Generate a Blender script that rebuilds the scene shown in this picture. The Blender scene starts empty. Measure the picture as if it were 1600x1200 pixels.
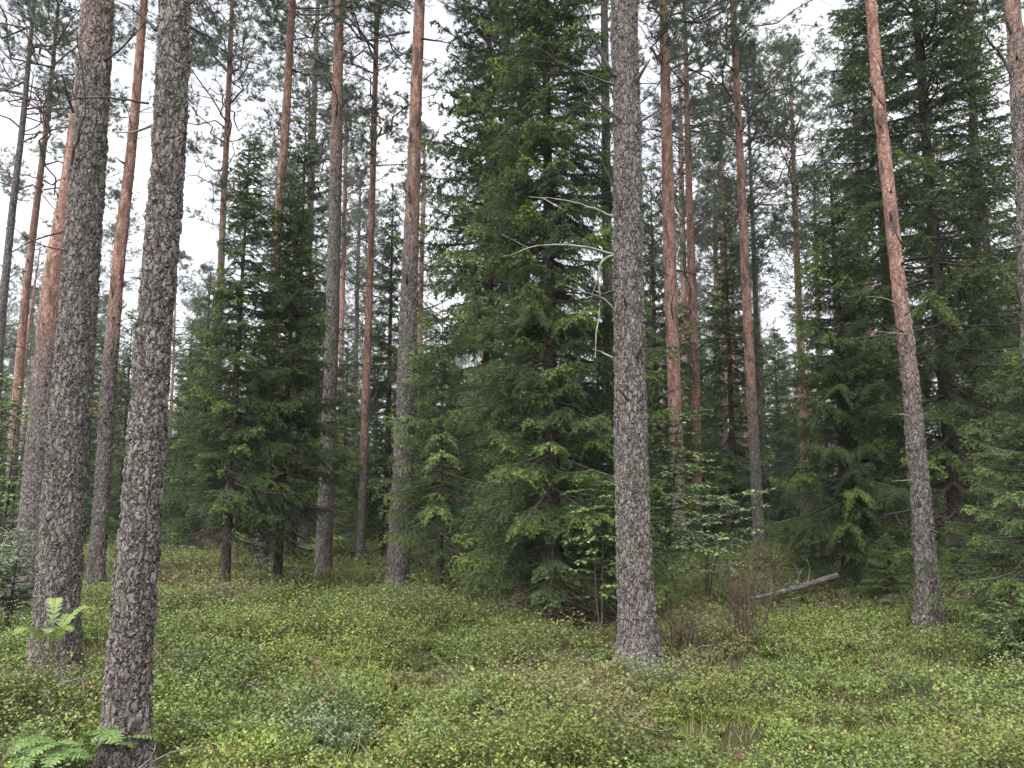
import bpy, math
import numpy as np
from math import radians, sin, cos, pi
from mathutils import Vector

# ------------------------------------------------------------------ camera, sky, light
S = bpy.context.scene
COL = S.collection
PITCH = radians(6.9); FPX = 1202.0; CAMZ = 1.75
cam_d = bpy.data.cameras.new('camera'); cam = bpy.data.objects.new('camera', cam_d); COL.objects.link(cam)
cam_d.lens = 36.0 * FPX / 1600.0; cam_d.sensor_width = 36.0; cam_d.clip_end = 600; cam_d.clip_start = 0.05
cam.location = (0, 0, CAMZ); cam.rotation_euler = (radians(90) + PITCH, 0, 0)
S.camera = cam
S.view_settings.view_transform = 'Standard'; S.view_settings.look = 'None'
S.view_settings.gamma = 1.0; S.view_settings.exposure = 2.95
SUN_EL, SUN_AZ = radians(64), radians(215)      # azimuth clockwise from +Y: high, a little behind and left of the camera
world = bpy.data.worlds.new('World'); S.world = world; world.use_nodes = True
wt = world.node_tree; wt.nodes.clear()
def wn(t, **k):
    n = wt.nodes.new(t)
    for a, b in k.items(): setattr(n, a, b)
    return n
sky = wn('ShaderNodeTexSky', sky_type='NISHITA', sun_disc=False, sun_elevation=SUN_EL, sun_rotation=SUN_AZ)
sky.air_density = 1.0; sky.dust_density = 3.0
hs = wn('ShaderNodeHueSaturation'); hs.inputs['Saturation'].default_value = 0.12
tcw = wn('ShaderNodeTexCoord'); mpw = wn('ShaderNodeMapping'); mpw.inputs['Scale'].default_value = (1.0, 1.0, 2.2)
nzw = wn('ShaderNodeTexNoise'); nzw.inputs['Scale'].default_value = 3.1; nzw.inputs['Detail'].default_value = 6
crw = wn('ShaderNodeValToRGB')
crw.color_ramp.elements[0].position = 0.33; crw.color_ramp.elements[0].color = (1.62, 1.68, 1.92, 1)
crw.color_ramp.elements[1].position = 0.66; crw.color_ramp.elements[1].color = (2.5, 2.52, 2.62, 1)
mxw = wn('ShaderNodeMix', data_type='RGBA'); mxw.inputs[0].default_value = 0.86
bgw = wn('ShaderNodeBackground'); bgw.inputs['Strength'].default_value = 0.074
otw = wn('ShaderNodeOutputWorld')
L = wt.links.new
L(sky.outputs[0], hs.inputs['Color']); L(tcw.outputs['Generated'], mpw.inputs[0]); L(mpw.outputs[0], nzw.inputs['Vector'])
L(nzw.outputs['Fac'], crw.inputs[0]); L(hs.outputs[0], mxw.inputs[6]); L(crw.outputs[0], mxw.inputs[7])
L(mxw.outputs[2], bgw.inputs['Color']); L(bgw.outputs[0], otw.inputs['Surface'])
sun_d = bpy.data.lights.new('sun', 'SUN'); sun = bpy.data.objects.new('sun', sun_d); COL.objects.link(sun)
sun_d.energy = 1.5; sun_d.angle = radians(84); sun_d.color = (1.0, 0.985, 0.965)
sd = Vector((sin(SUN_AZ) * cos(SUN_EL), cos(SUN_AZ) * cos(SUN_EL), sin(SUN_EL)))
sun.rotation_euler = sd.to_track_quat('Z', 'Y').to_euler()
cy = S.cycles
S.render.engine = 'CYCLES'
cy.max_bounces = 5; cy.diffuse_bounces = 3; cy.glossy_bounces = 2; cy.transmission_bounces = 2; cy.transparent_max_bounces = 4
cy.volume_bounces = 0; cy.use_adaptive_sampling = True; cy.adaptive_threshold = 0.02
cy.use_denoising = True; cy.caustics_reflective = False; cy.caustics_refractive = False
S.render.use_persistent_data = False

RNG = np.random.default_rng(7)

# ------------------------------------------------------------------ numpy helpers
_lat = np.random.default_rng(99).random((256, 256))
def vnoise(x, y):
    xi = np.floor(x).astype(int); yi = np.floor(y).astype(int); fx = x - xi; fy = y - yi
    fx = fx * fx * (3 - 2 * fx); fy = fy * fy * (3 - 2 * fy)
    a = _lat[xi & 255, yi & 255]; b = _lat[(xi + 1) & 255, yi & 255]; c = _lat[xi & 255, (yi + 1) & 255]; d = _lat[(xi + 1) & 255, (yi + 1) & 255]
    return (a * (1 - fx) + b * fx) * (1 - fy) + (c * (1 - fx) + d * fx) * fy
def fbm(x, y, o=4, off=0.0):
    s = 0; a = 0.5; t = 0
    for i in range(o):
        s = s + a * vnoise(x + off + 17.3 * i, y - off + 9.1 * i); t += a; a *= 0.5; x = x * 2.03; y = y * 2.03
    return s / t
HOLLOWS = [(-.28, 4.05), (1.42, 5.05), (.62, 4.15), (-3.05, 4.85), (-.9, 6.6), (2.9, 5.6)]
def ground_h(x, y):
    x = np.asarray(x, float); y = np.asarray(y, float)
    h = 0.21 * vnoise(x * 1.5 + 9, y * 1.5 + 3) + 0.34 * (fbm(x * 0.33, y * 0.33, 3, 5.0) - 0.5) + 0.16 * (fbm(x * 1.3, y * 1.3, 3, 31.0) - 0.5)
    r_ = np.hypot(x, y); return h - 0.055 * np.clip(r_ - 15.5, 0, 38) + 0.10 * np.exp(-((x + 3.6) ** 2 / 1.6 + (y - 6.4) ** 2 / 5.0)) - sum(.2 * np.exp(-((x - a) ** 2 + (y - b) ** 2) / .035) for a, b in HOLLOWS)
def pdir(px, py):
    u = (px - 800) / FPX; v = (600 - py) / FPX
    return np.array([u, cos(PITCH) - v * sin(PITCH), sin(PITCH) + v * cos(PITCH)])
def on_ground(px, py, top=0.16):
    d = pdir(px, py); z = top
    for _ in range(8):
        t = (CAMZ - z) / -d[2]; p = d * t; z = float(ground_h(p[0], p[1])) + top
    return float(p[0]), float(p[1])
def at_depth(px, py, Y):
    d = pdir(px, py); t = Y / d[1]
    return np.array([d[0] * t, Y, CAMZ + d[2] * t]), t
def norm(a): return a / np.maximum(np.linalg.norm(a, axis=-1, keepdims=True), 1e-9)

class Geo:
    def __init__(s): s.v = []; s.f = []; s.c = []; s.n = 0
    def add(s, v, faces, col=None):
        v = np.asarray(v, np.float32).reshape(-1, 3)
        s.v.append(v)
        if not isinstance(faces, list): faces = [faces]
        for f in faces: s.f.append(np.asarray(f, np.int32) + s.n)
        c = np.ones((len(v), 4), np.float32)
        if col is not None: c[:, :3] = np.broadcast_to(np.asarray(col, np.float32), (len(v), 3))
        s.c.append(c); s.n += len(v)
    def mesh(s, name, mat, smooth=False):
        v = np.concatenate(s.v); me = bpy.data.meshes.new(name)
        me.vertices.add(len(v)); me.vertices.foreach_set('co', v.ravel())
        li = np.concatenate([f.ravel() for f in s.f]); cnt = np.concatenate([np.full(len(f), f.shape[1], np.int32) for f in s.f])
        st = np.concatenate([[0], np.cumsum(cnt)[:-1]]).astype(np.int32)
        me.loops.add(len(li)); me.loops.foreach_set('vertex_index', li)
        me.polygons.add(len(cnt)); me.polygons.foreach_set('loop_start', st)
        if smooth: me.polygons.foreach_set('use_smooth', np.ones(len(cnt), bool))
        me.update(calc_edges=True)
        at = me.color_attributes.new('Col', 'FLOAT_COLOR', 'POINT'); at.data.foreach_set('color', np.concatenate(s.c).ravel())
        me.materials.append(mat)
        return me
    def obj(s, name, mat, parent=None, smooth=False):
        o = bpy.data.objects.new(name, s.mesh(name, mat, smooth)); COL.objects.link(o)
        if parent is not None: o.parent = parent
        return o

def tubes(P, R, k=5):
    """P (B,M,3) centre lines, R (B,M) radii -> verts, quads"""
    P = np.asarray(P, float); R = np.asarray(R, float); B, M, _ = P.shape
    T = np.empty_like(P); T[:, 1:-1] = P[:, 2:] - P[:, :-2]; T[:, 0] = P[:, 1] - P[:, 0]; T[:, -1] = P[:, -1] - P[:, -2]; T = norm(T)
    ref = np.where(np.abs(T[:, :1, 2:3]) > 0.8, np.array([1.0, 0, 0]), np.array([0, 0, 1.0])); ref = np.broadcast_to(ref, T.shape)
    U = norm(np.cross(T, ref)); W = np.cross(T, U)
    a = np.arange(k) * 2 * pi / k
    V = P[:, :, None] + R[:, :, None, None] * (U[:, :, None] * np.cos(a)[:, None] + W[:, :, None] * np.sin(a)[:, None])
    b, m, i = np.meshgrid(np.arange(B), np.arange(M - 1), np.arange(k), indexing='ij'); j = (i + 1) % k
    base = b * M * k
    F = np.stack([base + m * k + i, base + m * k + j, base + (m + 1) * k + j, base + (m + 1) * k + i], -1).reshape(-1, 4)
    return V.reshape(-1, 3), F
def spikes(p, d, l, w, rng):
    n = len(p); s = norm(np.cross(d, rng.normal(size=(n, 3)))) * (np.broadcast_to(w, (n,))[:, None] / 2)
    V = np.stack([p - s, p + s, p + d * np.broadcast_to(l, (n,))[:, None]], 1)
    return V.reshape(-1, 3), np.arange(n * 3).reshape(-1, 3)
def leaves(p, d, nrm, l, w):
    """diamond-ish leaf: base p, direction d, roughly facing nrm"""
    n = len(p); l = np.broadcast_to(l, (n,))[:, None]; w = np.broadcast_to(w, (n,))[:, None]
    s = norm(np.cross(d, nrm)); q = p + d * l * 0.48 - norm(nrm) * l * 0.10
    V = np.stack([p, q + s * w / 2, p + d * l, q - s * w / 2], 1)
    return V.reshape(-1, 3), np.arange(n * 4).reshape(-1, 4)

# ------------------------------------------------------------------ materials
def mat_new(name):
    m = bpy.data.materials.new(name); m.use_nodes = True; nt = m.node_tree; nt.nodes.clear(); return m, nt
def N(nt, t, ins=None, **k):
    n = nt.nodes.new(t)
    for a, b in k.items(): setattr(n, a, b)
    for a, b in (ins or {}).items():
        if hasattr(b, 'is_linked') or hasattr(b, 'links'): nt.links.new(b, n.inputs[a])
        else: n.inputs[a].default_value = b
    return n
def math_n(nt, op, a, b=None, c=None, clamp=False):
    n = nt.nodes.new('ShaderNodeMath'); n.operation = op; n.use_clamp = clamp
    for i, x in enumerate((a, b, c)):
        if x is None: continue
        if hasattr(x, 'links'): nt.links.new(x, n.inputs[i])
        else: n.inputs[i].default_value = x
    return n.outputs[0]
def mixc(nt, f, a, b, mode='MIX'):
    n = nt.nodes.new('ShaderNodeMix'); n.data_type = 'RGBA'; n.blend_type = mode
    for i, x in ((0, f), (6, a), (7, b)):
        if hasattr(x, 'links'): nt.links.new(x, n.inputs[i])
        else: n.inputs[i].default_value = x if i == 0 else (*x, 1)
    return n.outputs[2]
def ramp(nt, f, stops):
    n = nt.nodes.new('ShaderNodeValToRGB'); nt.links.new(f, n.inputs[0]); e = n.color_ramp.elements
    while len(e) < len(stops): e.new(0.5)
    for x, (p, c) in zip(e, stops):
        x.position = p; x.color = (*c, 1) if not isinstance(c, float) else (c, c, c, 1)
    return n.outputs[0]

def foliage_mat(name, trans=0.22, rough=0.5, spec=0.35, vary=0.25, tint=(1, 1, 1)):
    m, nt = mat_new(name)
    at = N(nt, 'ShaderNodeAttribute', attribute_name='Col')
    oi = N(nt, 'ShaderNodeObjectInfo'); v = math_n(nt, 'MULTIPLY_ADD', oi.outputs['Random'], vary, 1 - vary / 2)
    ge = N(nt, 'ShaderNodeNewGeometry'); nz = N(nt, 'ShaderNodeTexNoise', {'Vector': ge.outputs['Position'], 'Scale': 1.3, 'Detail': 3.0})
    v2 = math_n(nt, 'MULTIPLY', v, math_n(nt, 'MULTIPLY_ADD', nz.outputs['Fac'], 0.7, 0.65))
    c = mixc(nt, 1.0, at.outputs['Color'], tint, 'MULTIPLY')
    vm = nt.nodes.new('ShaderNodeVectorMath'); vm.operation = 'SCALE'; nt.links.new(c, vm.inputs[0]); nt.links.new(v2, vm.inputs['Scale'])
    bs = N(nt, 'ShaderNodeBsdfPrincipled', {'Base Color': vm.outputs[0], 'Roughness': rough, 'Specular IOR Level': spec})
    tr = N(nt, 'ShaderNodeBsdfTranslucent', {'Color': vm.outputs[0]})
    mx = N(nt, 'ShaderNodeMixShader', {0: trans, 1: bs.outputs[0], 2: tr.outputs[0]})
    N(nt, 'ShaderNodeOutputMaterial', {'Surface': mx.outputs[0]})
    return m

def bark_mat(name, kind='pine', scale=1.0, disp=0.0):
    """plates on cracked bark; on pines an orange flaky upper stem above the height in obj['orange_from']"""
    m, nt = mat_new(name)
    tc = N(nt, 'ShaderNodeTexCoord'); oi = N(nt, 'ShaderNodeObjectInfo')
    mp = N(nt, 'ShaderNodeMapping', {'Vector': tc.outputs['Object'], 'Scale': (1.0, 1.0, 0.30)})
    nd = N(nt, 'ShaderNodeTexNoise', {'Vector': tc.outputs['Object'], 'Scale': 12.0 * scale, 'Detail': 4.0, 'Roughness': 0.6})
    dv = nt.nodes.new('ShaderNodeVectorMath'); dv.operation = 'MULTIPLY_ADD'
    nt.links.new(nd.outputs['Color'], dv.inputs[0]); dv.inputs[1].default_value = (0.12, 0.12, 0.06); nt.links.new(mp.outputs[0], dv.inputs[2])
    vo = N(nt, 'ShaderNodeTexVoronoi', {'Vector': dv.outputs[0], 'Scale': 33.0 * scale}, feature='DISTANCE_TO_EDGE')
    vc = N(nt, 'ShaderNodeTexVoronoi', {'Vector': dv.outputs[0], 'Scale': 33.0 * scale}, feature='F1')
    fine = N(nt, 'ShaderNodeTexNoise', {'Vector': mp.outputs[0], 'Scale': 70.0 * scale, 'Detail': 5.0, 'Roughness': 0.7})
    med = N(nt, 'ShaderNodeTexNoise', {'Vector': mp.outputs[0], 'Scale': 16.0 * scale, 'Detail': 5.0, 'Roughness': 0.6})
    big = N(nt, 'ShaderNodeTexNoise', {'Vector': tc.outputs['Object'], 'Scale': 2.1, 'Detail': 4.0})
    edge = ramp(nt, vo.outputs['Distance'], [(0.0, 0.0), (0.05, 0.35), (0.15, 1.0)]); dome = ramp(nt, vo.outputs['Distance'], [(0.0, 0.0), (0.06, 0.6), (0.22, 1.0)])
    cell = N(nt, 'ShaderNodeSeparateColor', {0: vc.outputs['Color']})
    sx = N(nt, 'ShaderNodeSeparateXYZ', {0: tc.outputs['Object']})
    at = N(nt, 'ShaderNodeAttribute', attribute_type='OBJECT', attribute_name='orange_from')
    if kind == 'pine':
        lo = ramp(nt, med.outputs['Fac'], [(0.30, (0.105, 0.084, 0.080)), (0.50, (0.155, 0.128, 0.122)), (0.70, (0.215, 0.188, 0.178))])
        lo = mixc(nt, math_n(nt, 'MULTIPLY', cell.outputs[0], 0.30), lo, (0.165, 0.135, 0.13))
        lich = ramp(nt, fine.outputs['Fac'], [(0.50, 0.0), (0.60, 1.0)])
        lo = mixc(nt, math_n(nt, 'MULTIPLY', lich, 0.5), lo, (0.30, 0.295, 0.27))
        grn = ramp(nt, big.outputs['Fac'], [(0.42, 0.0), (0.68, 0.45)])
        lo = mixc(nt, grn, lo, (0.14, 0.15, 0.115))
        hi = ramp(nt, med.outputs['Fac'], [(0.30, (0.18, 0.10, 0.080)), (0.50, (0.33, 0.195, 0.155)), (0.72, (0.42, 0.315, 0.275))])
        hi = mixc(nt, math_n(nt, 'MULTIPLY', cell.outputs[1], 0.4), hi, (0.36, 0.23, 0.19))
        smp = N(nt, 'ShaderNodeMapping', {'Vector': tc.outputs['Object'], 'Scale': (9.0, 9.0, 2.6)}); sn = N(nt, 'ShaderNodeTexNoise', {'Vector': smp.outputs[0], 'Scale': 1.0, 'Detail': 5.0, 'Roughness': 0.65})
        scar = ramp(nt, sn.outputs['Fac'], [(0.51, 0.0), (0.60, 0.8)]); hi = mixc(nt, scar, hi, (0.075, 0.055, 0.05))
        z = math_n(nt, 'SUBTRACT', sx.outputs['Z'], at.outputs['Fac'])
        z = math_n(nt, 'ADD', z, math_n(nt, 'MULTIPLY_ADD', big.outputs['Fac'], 3.2, -1.6))
        f = math_n(nt, 'MULTIPLY_ADD', z, 0.5, 0.5, clamp=True)
        base = mixc(nt, f, lo, hi)
        crack = mixc(nt, f, (0.035, 0.028, 0.025), (0.13, 0.06, 0.042))
    elif kind == 'spruce':
        lo = ramp(nt, med.outputs['Fac'], [(0.30, (0.055, 0.042, 0.034)), (0.55, (0.10, 0.08, 0.065)), (0.74, (0.17, 0.15, 0.125))])
        base = mixc(nt, math_n(nt, 'MULTIPLY', cell.outputs[0], 0.4), lo, (0.13, 0.105, 0.085)); crack = (0.03, 0.022, 0.018)
        f = 0.0
    col = mixc(nt, edge, crack, base)
    bs = N(nt, 'ShaderNodeBsdfPrincipled', {'Base Color': col, 'Roughness': 0.9, 'Specular IOR Level': 0.15})
    ridge = math_n(nt, 'ABSOLUTE', math_n(nt, 'MULTIPLY_ADD', med.outputs['Fac'], 5.0, -2.5))
    h = math_n(nt, 'ADD', math_n(nt, 'MULTIPLY', dome, math_n(nt, 'MULTIPLY_ADD', cell.outputs[0], 0.8, 0.4)), math_n(nt, 'MULTIPLY', fine.outputs['Fac'], 0.6))
    h = math_n(nt, 'ADD', h, math_n(nt, 'MULTIPLY', ridge, 0.9))
    if kind == 'pine':
        h = math_n(nt, 'MULTIPLY', h, math_n(nt, 'MULTIPLY_ADD', f, -0.6, 1.0))
    out = N(nt, 'ShaderNodeOutputMaterial', {'Surface': bs.outputs[0]})
    if disp > 0:
        dp = N(nt, 'ShaderNodeDisplacement', {'Height': h, 'Midlevel': 1.2, 'Scale': disp}); nt.links.new(dp.outputs[0], out.inputs['Displacement'])
        m.displacement_method = 'BOTH'
    else:
        bp = N(nt, 'ShaderNodeBump', {'Height': h, 'Distance': 0.02, 'Strength': 0.9}); nt.links.new(bp.outputs[0], bs.inputs['Normal'])
    return m
def twig_mat(name, a, b, rough=0.85):
    m, nt = mat_new(name)
    ge = N(nt, 'ShaderNodeNewGeometry'); nz = N(nt, 'ShaderNodeTexNoise', {'Vector': ge.outputs['Position'], 'Scale': 14.0, 'Detail': 4.0})
    c = ramp(nt, nz.outputs['Fac'], [(0.35, a), (0.65, b)])
    bs = N(nt, 'ShaderNodeBsdfPrincipled', {'Base Color': c, 'Roughness': rough, 'Specular IOR Level': 0.2})
    N(nt, 'ShaderNodeOutputMaterial', {'Surface': bs.outputs[0]})
    return m

M_bark_near = bark_mat('pine_bark_near', 'pine', 1.0, 0.019)
M_bark = bark_mat('pine_bark', 'pine', 0.9)
M_sbark = bark_mat('spruce_bark', 'spruce', 1.5)
M_dead = twig_mat('dead_wood', (0.022, 0.02, 0.019), (0.075, 0.068, 0.063))
M_pale = twig_mat('pale_wood', (0.10, 0.10, 0.082), (0.24, 0.245, 0.21))
M_limb = twig_mat('limb_bark', (0.035, 0.027, 0.021), (0.095, 0.078, 0.062))
M_limb2 = twig_mat('weathered_twig', (0.07, 0.062, 0.052), (0.19, 0.17, 0.15))
M_plimb = twig_mat('pine_limb_bark', (0.06, 0.042, 0.036), (0.16, 0.115, 0.095))
M_spruce = foliage_mat('spruce_needles', 0.22, 0.6, 0.18)
M_pine = foliage_mat('pine_needles', 0.28, 0.55, 0.35)
M_leaf = foliage_mat('broad_leaves', 0.3, 0.42, 0.5, 0.15)
M_shrub = foliage_mat('shrub_leaves', 0.18, 0.5, 0.25, 0.0)

# ------------------------------------------------------------------ tagging
def tag(o, label=None, cat=None, group=None, kind=None):
    for k, v in (('label', label), ('category', cat), ('group', group), ('kind', kind)):
        if v: o[k] = v
    return o
def empty(name, loc, label, cat, group=None):
    o = bpy.data.objects.new(name, None); o.empty_display_size = 0.2; COL.objects.link(o); o.location = loc
    return tag(o, label, cat, group)
def part(name, me, parent):
    o = bpy.data.objects.new(name, me); COL.objects.link(o); o.parent = parent; return o

# ------------------------------------------------------------------ ground
def build_ground():
    def patch(xs, ys, name, label):
        X, Y = np.meshgrid(xs, ys, indexing='ij'); Z = ground_h(X, Y)
        nx, ny = X.shape; i, j = np.meshgrid(np.arange(nx - 1), np.arange(ny - 1), indexing='ij')
        F = np.stack([i * ny + j, (i + 1) * ny + j, (i + 1) * ny + j + 1, i * ny + j + 1], -1).reshape(-1, 4)
        g = Geo(); g.add(np.stack([X, Y, Z], -1), F); o = g.obj(name, M_ground, smooth=True); tag(o, label, kind='structure'); return o
    m, nt = mat_new('moss_floor'); M_ground = m
    ge = N(nt, 'ShaderNodeNewGeometry'); P = ge.outputs['Position']
    a = N(nt, 'ShaderNodeTexNoise', {'Vector': P, 'Scale': 1.1, 'Detail': 6.0, 'Roughness': 0.6})
    b = N(nt, 'ShaderNodeTexNoise', {'Vector': P, 'Scale': 45.0, 'Detail': 5.0, 'Roughness': 0.7})
    c = ramp(nt, a.outputs['Fac'], [(0.34, (0.03, 0.028, 0.014)), (0.48, (0.05, 0.055, 0.02)), (0.64, (0.085, 0.10, 0.026))])
    d = ramp(nt, b.outputs['Fac'], [(0.32, (0.35, 0.32, 0.28)), (0.70, (1.3, 1.25, 1.0))])
    col = mixc(nt, 1.0, c, d, 'MULTIPLY')
    bp = N(nt, 'ShaderNodeBump', {'Height': b.outputs['Fac'], 'Distance': 0.05, 'Strength': 1.0})
    bs = N(nt, 'ShaderNodeBsdfPrincipled', {'Base Color': col, 'Roughness': 0.95, 'Normal': bp.outputs[0]})
    N(nt, 'ShaderNodeOutputMaterial', {'Surface': bs.outputs[0]})
    g1 = np.linspace(0, 1, 260)
    def warp(lo, hi, n):
        u = np.linspace(-1, 1, n); s = np.sign(u) * (np.abs(u) * 0.12 + np.abs(u) ** 3 * 0.88); return np.where(s < 0, -s * lo, s * hi)
    patch(warp(-220, 220, 420), warp(-60, 300, 520) + 8, 'ground', 'mossy forest floor under the shrubs')
build_ground()

CLEAR = [(*on_ground(a, b), c, .7) for a, b, c in ((88, 1030, .34), (197, 1168, .3), (997, 1008, .34), (1452, 958, .3), (621, 908, .3), (1210, 945, .6), (1270, 945, .6))] + [(a, b, .12, .5) for a, b in HOLLOWS]
def shrub_layer():
    """bilberry, cowberry and moss shoots covering the floor; one mass nobody could count"""
    rng = np.random.default_rng(21)
    g = Geo(); gs = Geo(); gm = Geo()
    bands = [(1.2, 5.6, 215, 75, .95), (5.6, 8.5, 170, 70, 1.0), (8.5, 13, 105, 60, 1.12), (13, 20, 42, 46, 1.6), (20, 34, 9, 36, 2.6)]
    for (r0, r1, dens, nl, sc) in bands:
        half = radians(42)
        area = half * (r1 * r1 - r0 * r0); n = int(area * dens)
        r = np.sqrt(rng.uniform(r0 * r0, r1 * r1, n)); th = rng.uniform(-half, half, n)
        x = r * np.sin(th); y = r * np.cos(th)
        if r0 < 2:   # a little more at the camera's sides
            pass
        tp = fbm(x * 0.9, y * 0.9, 4, 70.0); hp = fbm(x * 1.5, y * 1.5, 3, 12.0); bare = fbm(x * 1.1, y * 1.1, 4, 140.0)
        keep = (bare > 0.20 + rng.normal(0, 0.03, n)) & (vnoise(x * 2.3 + 40, y * 2.3 + 40) > rng.uniform(0.0, .26, n)) ; x, y, tp, hp = x[keep], y[keep], tp[keep], hp[keep]; n = len(x)
        z = ground_h(x, y) - 0.01
        cl = .65 * vnoise(x * 2.3 + 40, y * 2.3 + 40) + .35 * vnoise(x * 5.1, y * 5.1); H = (0.12 + 0.26 * np.clip((hp - 0.25) / 0.5, 0, 1)) * rng.uniform(0.65, 1.2, n) * (0.22 + 1.35 * cl) * np.clip(np.abs(fbm(x * .8, y * .8, 3, 400.0) - .5) * 22, .25, 1)
        for (qx, qy, qr, qf) in CLEAR: H = H * (1 - qf * np.clip(1.6 - np.hypot(x - qx, y - qy) / qr, 0, 1))
        yel = fbm(x * 0.7, y * 0.7, 3, 210.0); blu = fbm(x * 0.8, y * 0.8, 3, 260.0); brn = fbm(x * 0.55, y * 0.55, 3, 310.0)
        c = np.tile(np.array([0.138, 0.195, 0.046]), (n, 1))
        def blend(c, w, t): w = np.clip(w, 0, 1)[:, None]; return c * (1 - w) + np.array(t) * w
        c = blend(c, (yel - 0.53) * 5 + rng.normal(0, .25, n), (0.175, 0.215, 0.05))
        c = blend(c, (brn - 0.59) * 7 + rng.normal(0, .3, n), (0.18, 0.165, 0.075))
        c = blend(c, (blu - 0.68) * 5 + rng.normal(0, .2, n), (0.145, 0.20, 0.12))
        c = c * 0.72 * rng.uniform(0.7, 1.25, n)[:, None] * (0.55 + 0.9 * fbm(x * 1.3, y * 1.3, 3, 500.0))[:, None]
        red = rng.random(n) < 0.03; c[red] = np.array([0.20, 0.13, 0.06]) * rng.uniform(0.7, 1.2, red.sum())[:, None]
        # each sprig: 5 twigs
        K = 5
        az = rng.uniform(0, 2 * pi, (n, K)); lean = rng.uniform(0.15, 0.75, (n, K)) ; hh = H[:, None] * rng.uniform(0.55, 1.1, (n, K))
        D = np.stack([np.cos(az) * lean, np.sin(az) * lean, np.ones_like(az)], -1); D = norm(D) * hh[..., None]
        B = np.stack([x, y, z], -1)[:, None] + np.zeros((1, K, 1))
        # leaves on the twigs
        m = nl // K; s = rng.uniform(0.28, 1.05, (n, K, m))
        bend = np.stack([np.cos(az), np.sin(az), np.zeros_like(az)], -1)[:, :, None] * (s[..., None] ** 2) * hh[:, :, None, None] * 0.35
        P = B[:, :, None] + D[:, :, None] * s[..., None] + bend
        la = rng.uniform(0, 2 * pi, (n, K, m)); LD = norm(np.stack([np.cos(la), np.sin(la), rng.uniform(-0.2, 0.9, la.shape)], -1))
        NR = norm(np.stack([rng.normal(0, .65, la.shape), rng.normal(0, .65, la.shape), np.ones(la.shape)], -1))
        P = P + LD * 0.012 * sc
        ll = rng.uniform(0.015, 0.028, la.shape) * sc
        V, F = leaves(P.reshape(-1, 3), LD.reshape(-1, 3), NR.reshape(-1, 3), ll.ravel(), ll.ravel() * rng.uniform(0.5, 0.72, ll.size))
        # leaf colour gets lighter along each twig towards its end
        C = c[:, None, None] * (0.72 + 0.45 * s[..., None]) * rng.uniform(0.8, 1.2, s.shape)[..., None]
        g.add(V, F, np.repeat(C.reshape(-1, 3), 4, 0))
        if r1 <= 20:
            ss = np.linspace(0, 1, 3)
            Q = B[:, :, None] + D[:, :, None] * ss[None, None, :, None] + np.stack([np.cos(az), np.sin(az), np.zeros_like(az)], -1)[:, :, None] * (ss ** 2)[None, None, :, None] * hh[:, :, None, None] * 0.35
            V, F = tubes(Q.reshape(-1, 3, 3), np.tile(np.array([0.0014, 0.0011, 0.0006]) * sc, (n * K, 1)), 3)
            gs.add(V, F, (0.10, 0.075, 0.045))
    # moss shoots and fine grass blades
    for (r0, r1, dens, sc) in [(1.2, 6.5, 5200, 1.1), (6.5, 12, 1800, 1.6), (12, 24, 240, 2.6)]:
        half = radians(40); n = int(half * (r1 * r1 - r0 * r0) * dens)
        r = np.sqrt(rng.uniform(r0 * r0, r1 * r1, n)); th = rng.uniform(-half, half, n); x = r * np.sin(th); y = r * np.cos(th)
        yel = fbm(x * 0.7, y * 0.7, 3, 210.0); long = (rng.random(n) < 0.10) * 1.0
        l = (rng.uniform(0.025, 0.06, n) + long * rng.uniform(0.06, 0.2, n)) * (0.7 + 0.3 * sc)
        d = norm(np.stack([rng.normal(0, .5, n), rng.normal(0, .5, n), np.ones(n)], -1))
        V, F = spikes(np.stack([x, y, ground_h(x, y) - 0.01], -1), d, l, 0.0045 * sc, rng)
        w = np.clip((yel - 0.42) * 5, 0, 1)[:, None]
        C = (np.array([0.13, 0.115, 0.05]) * (1 - w) + np.array([0.19, 0.21, 0.05]) * w) * rng.uniform(0.6, 1.3, n)[:, None]
        gm.add(V, F, np.repeat(C, 3, 0))
    tag(g.obj('bilberry_undergrowth', M_shrub), 'bilberry leaves covering the whole forest floor', 'undergrowth', kind='stuff')
    tag(gs.obj('bilberry_stems', M_shrub), 'thin green brown stems under the bilberry leaves', 'undergrowth', kind='stuff')
    tag(gm.obj('moss', M_shrub), 'yellow green moss and fine grass between the bilberry shrubs', 'moss', kind='stuff')
shrub_layer()

# ------------------------------------------------------------------ conifer crowns
def polyline_twigs(base, d, l, sag, m=3):
    """(n) twigs -> points (n,m,3) sagging under their weight"""
    s = np.linspace(0, 1, m)[None, :, None]
    return base[:, None] + d[:, None] * l[:, None, None] * s + np.array([0, 0, -1.0]) * (sag * l)[:, None, None] * s ** 2
def sample_poly(P, s):
    """P (n,m,3), s (n,k) in 0..1 -> positions and tangents (n,k,3)"""
    n, m, _ = P.shape; f = np.clip(s, 0, 0.9999) * (m - 1); i = f.astype(int); t = (f - i)[..., None]; r = np.arange(n)[:, None]
    return P[r, i] * (1 - t) + P[r, i + 1] * t, norm(P[r, i + 1] - P[r, i])

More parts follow.
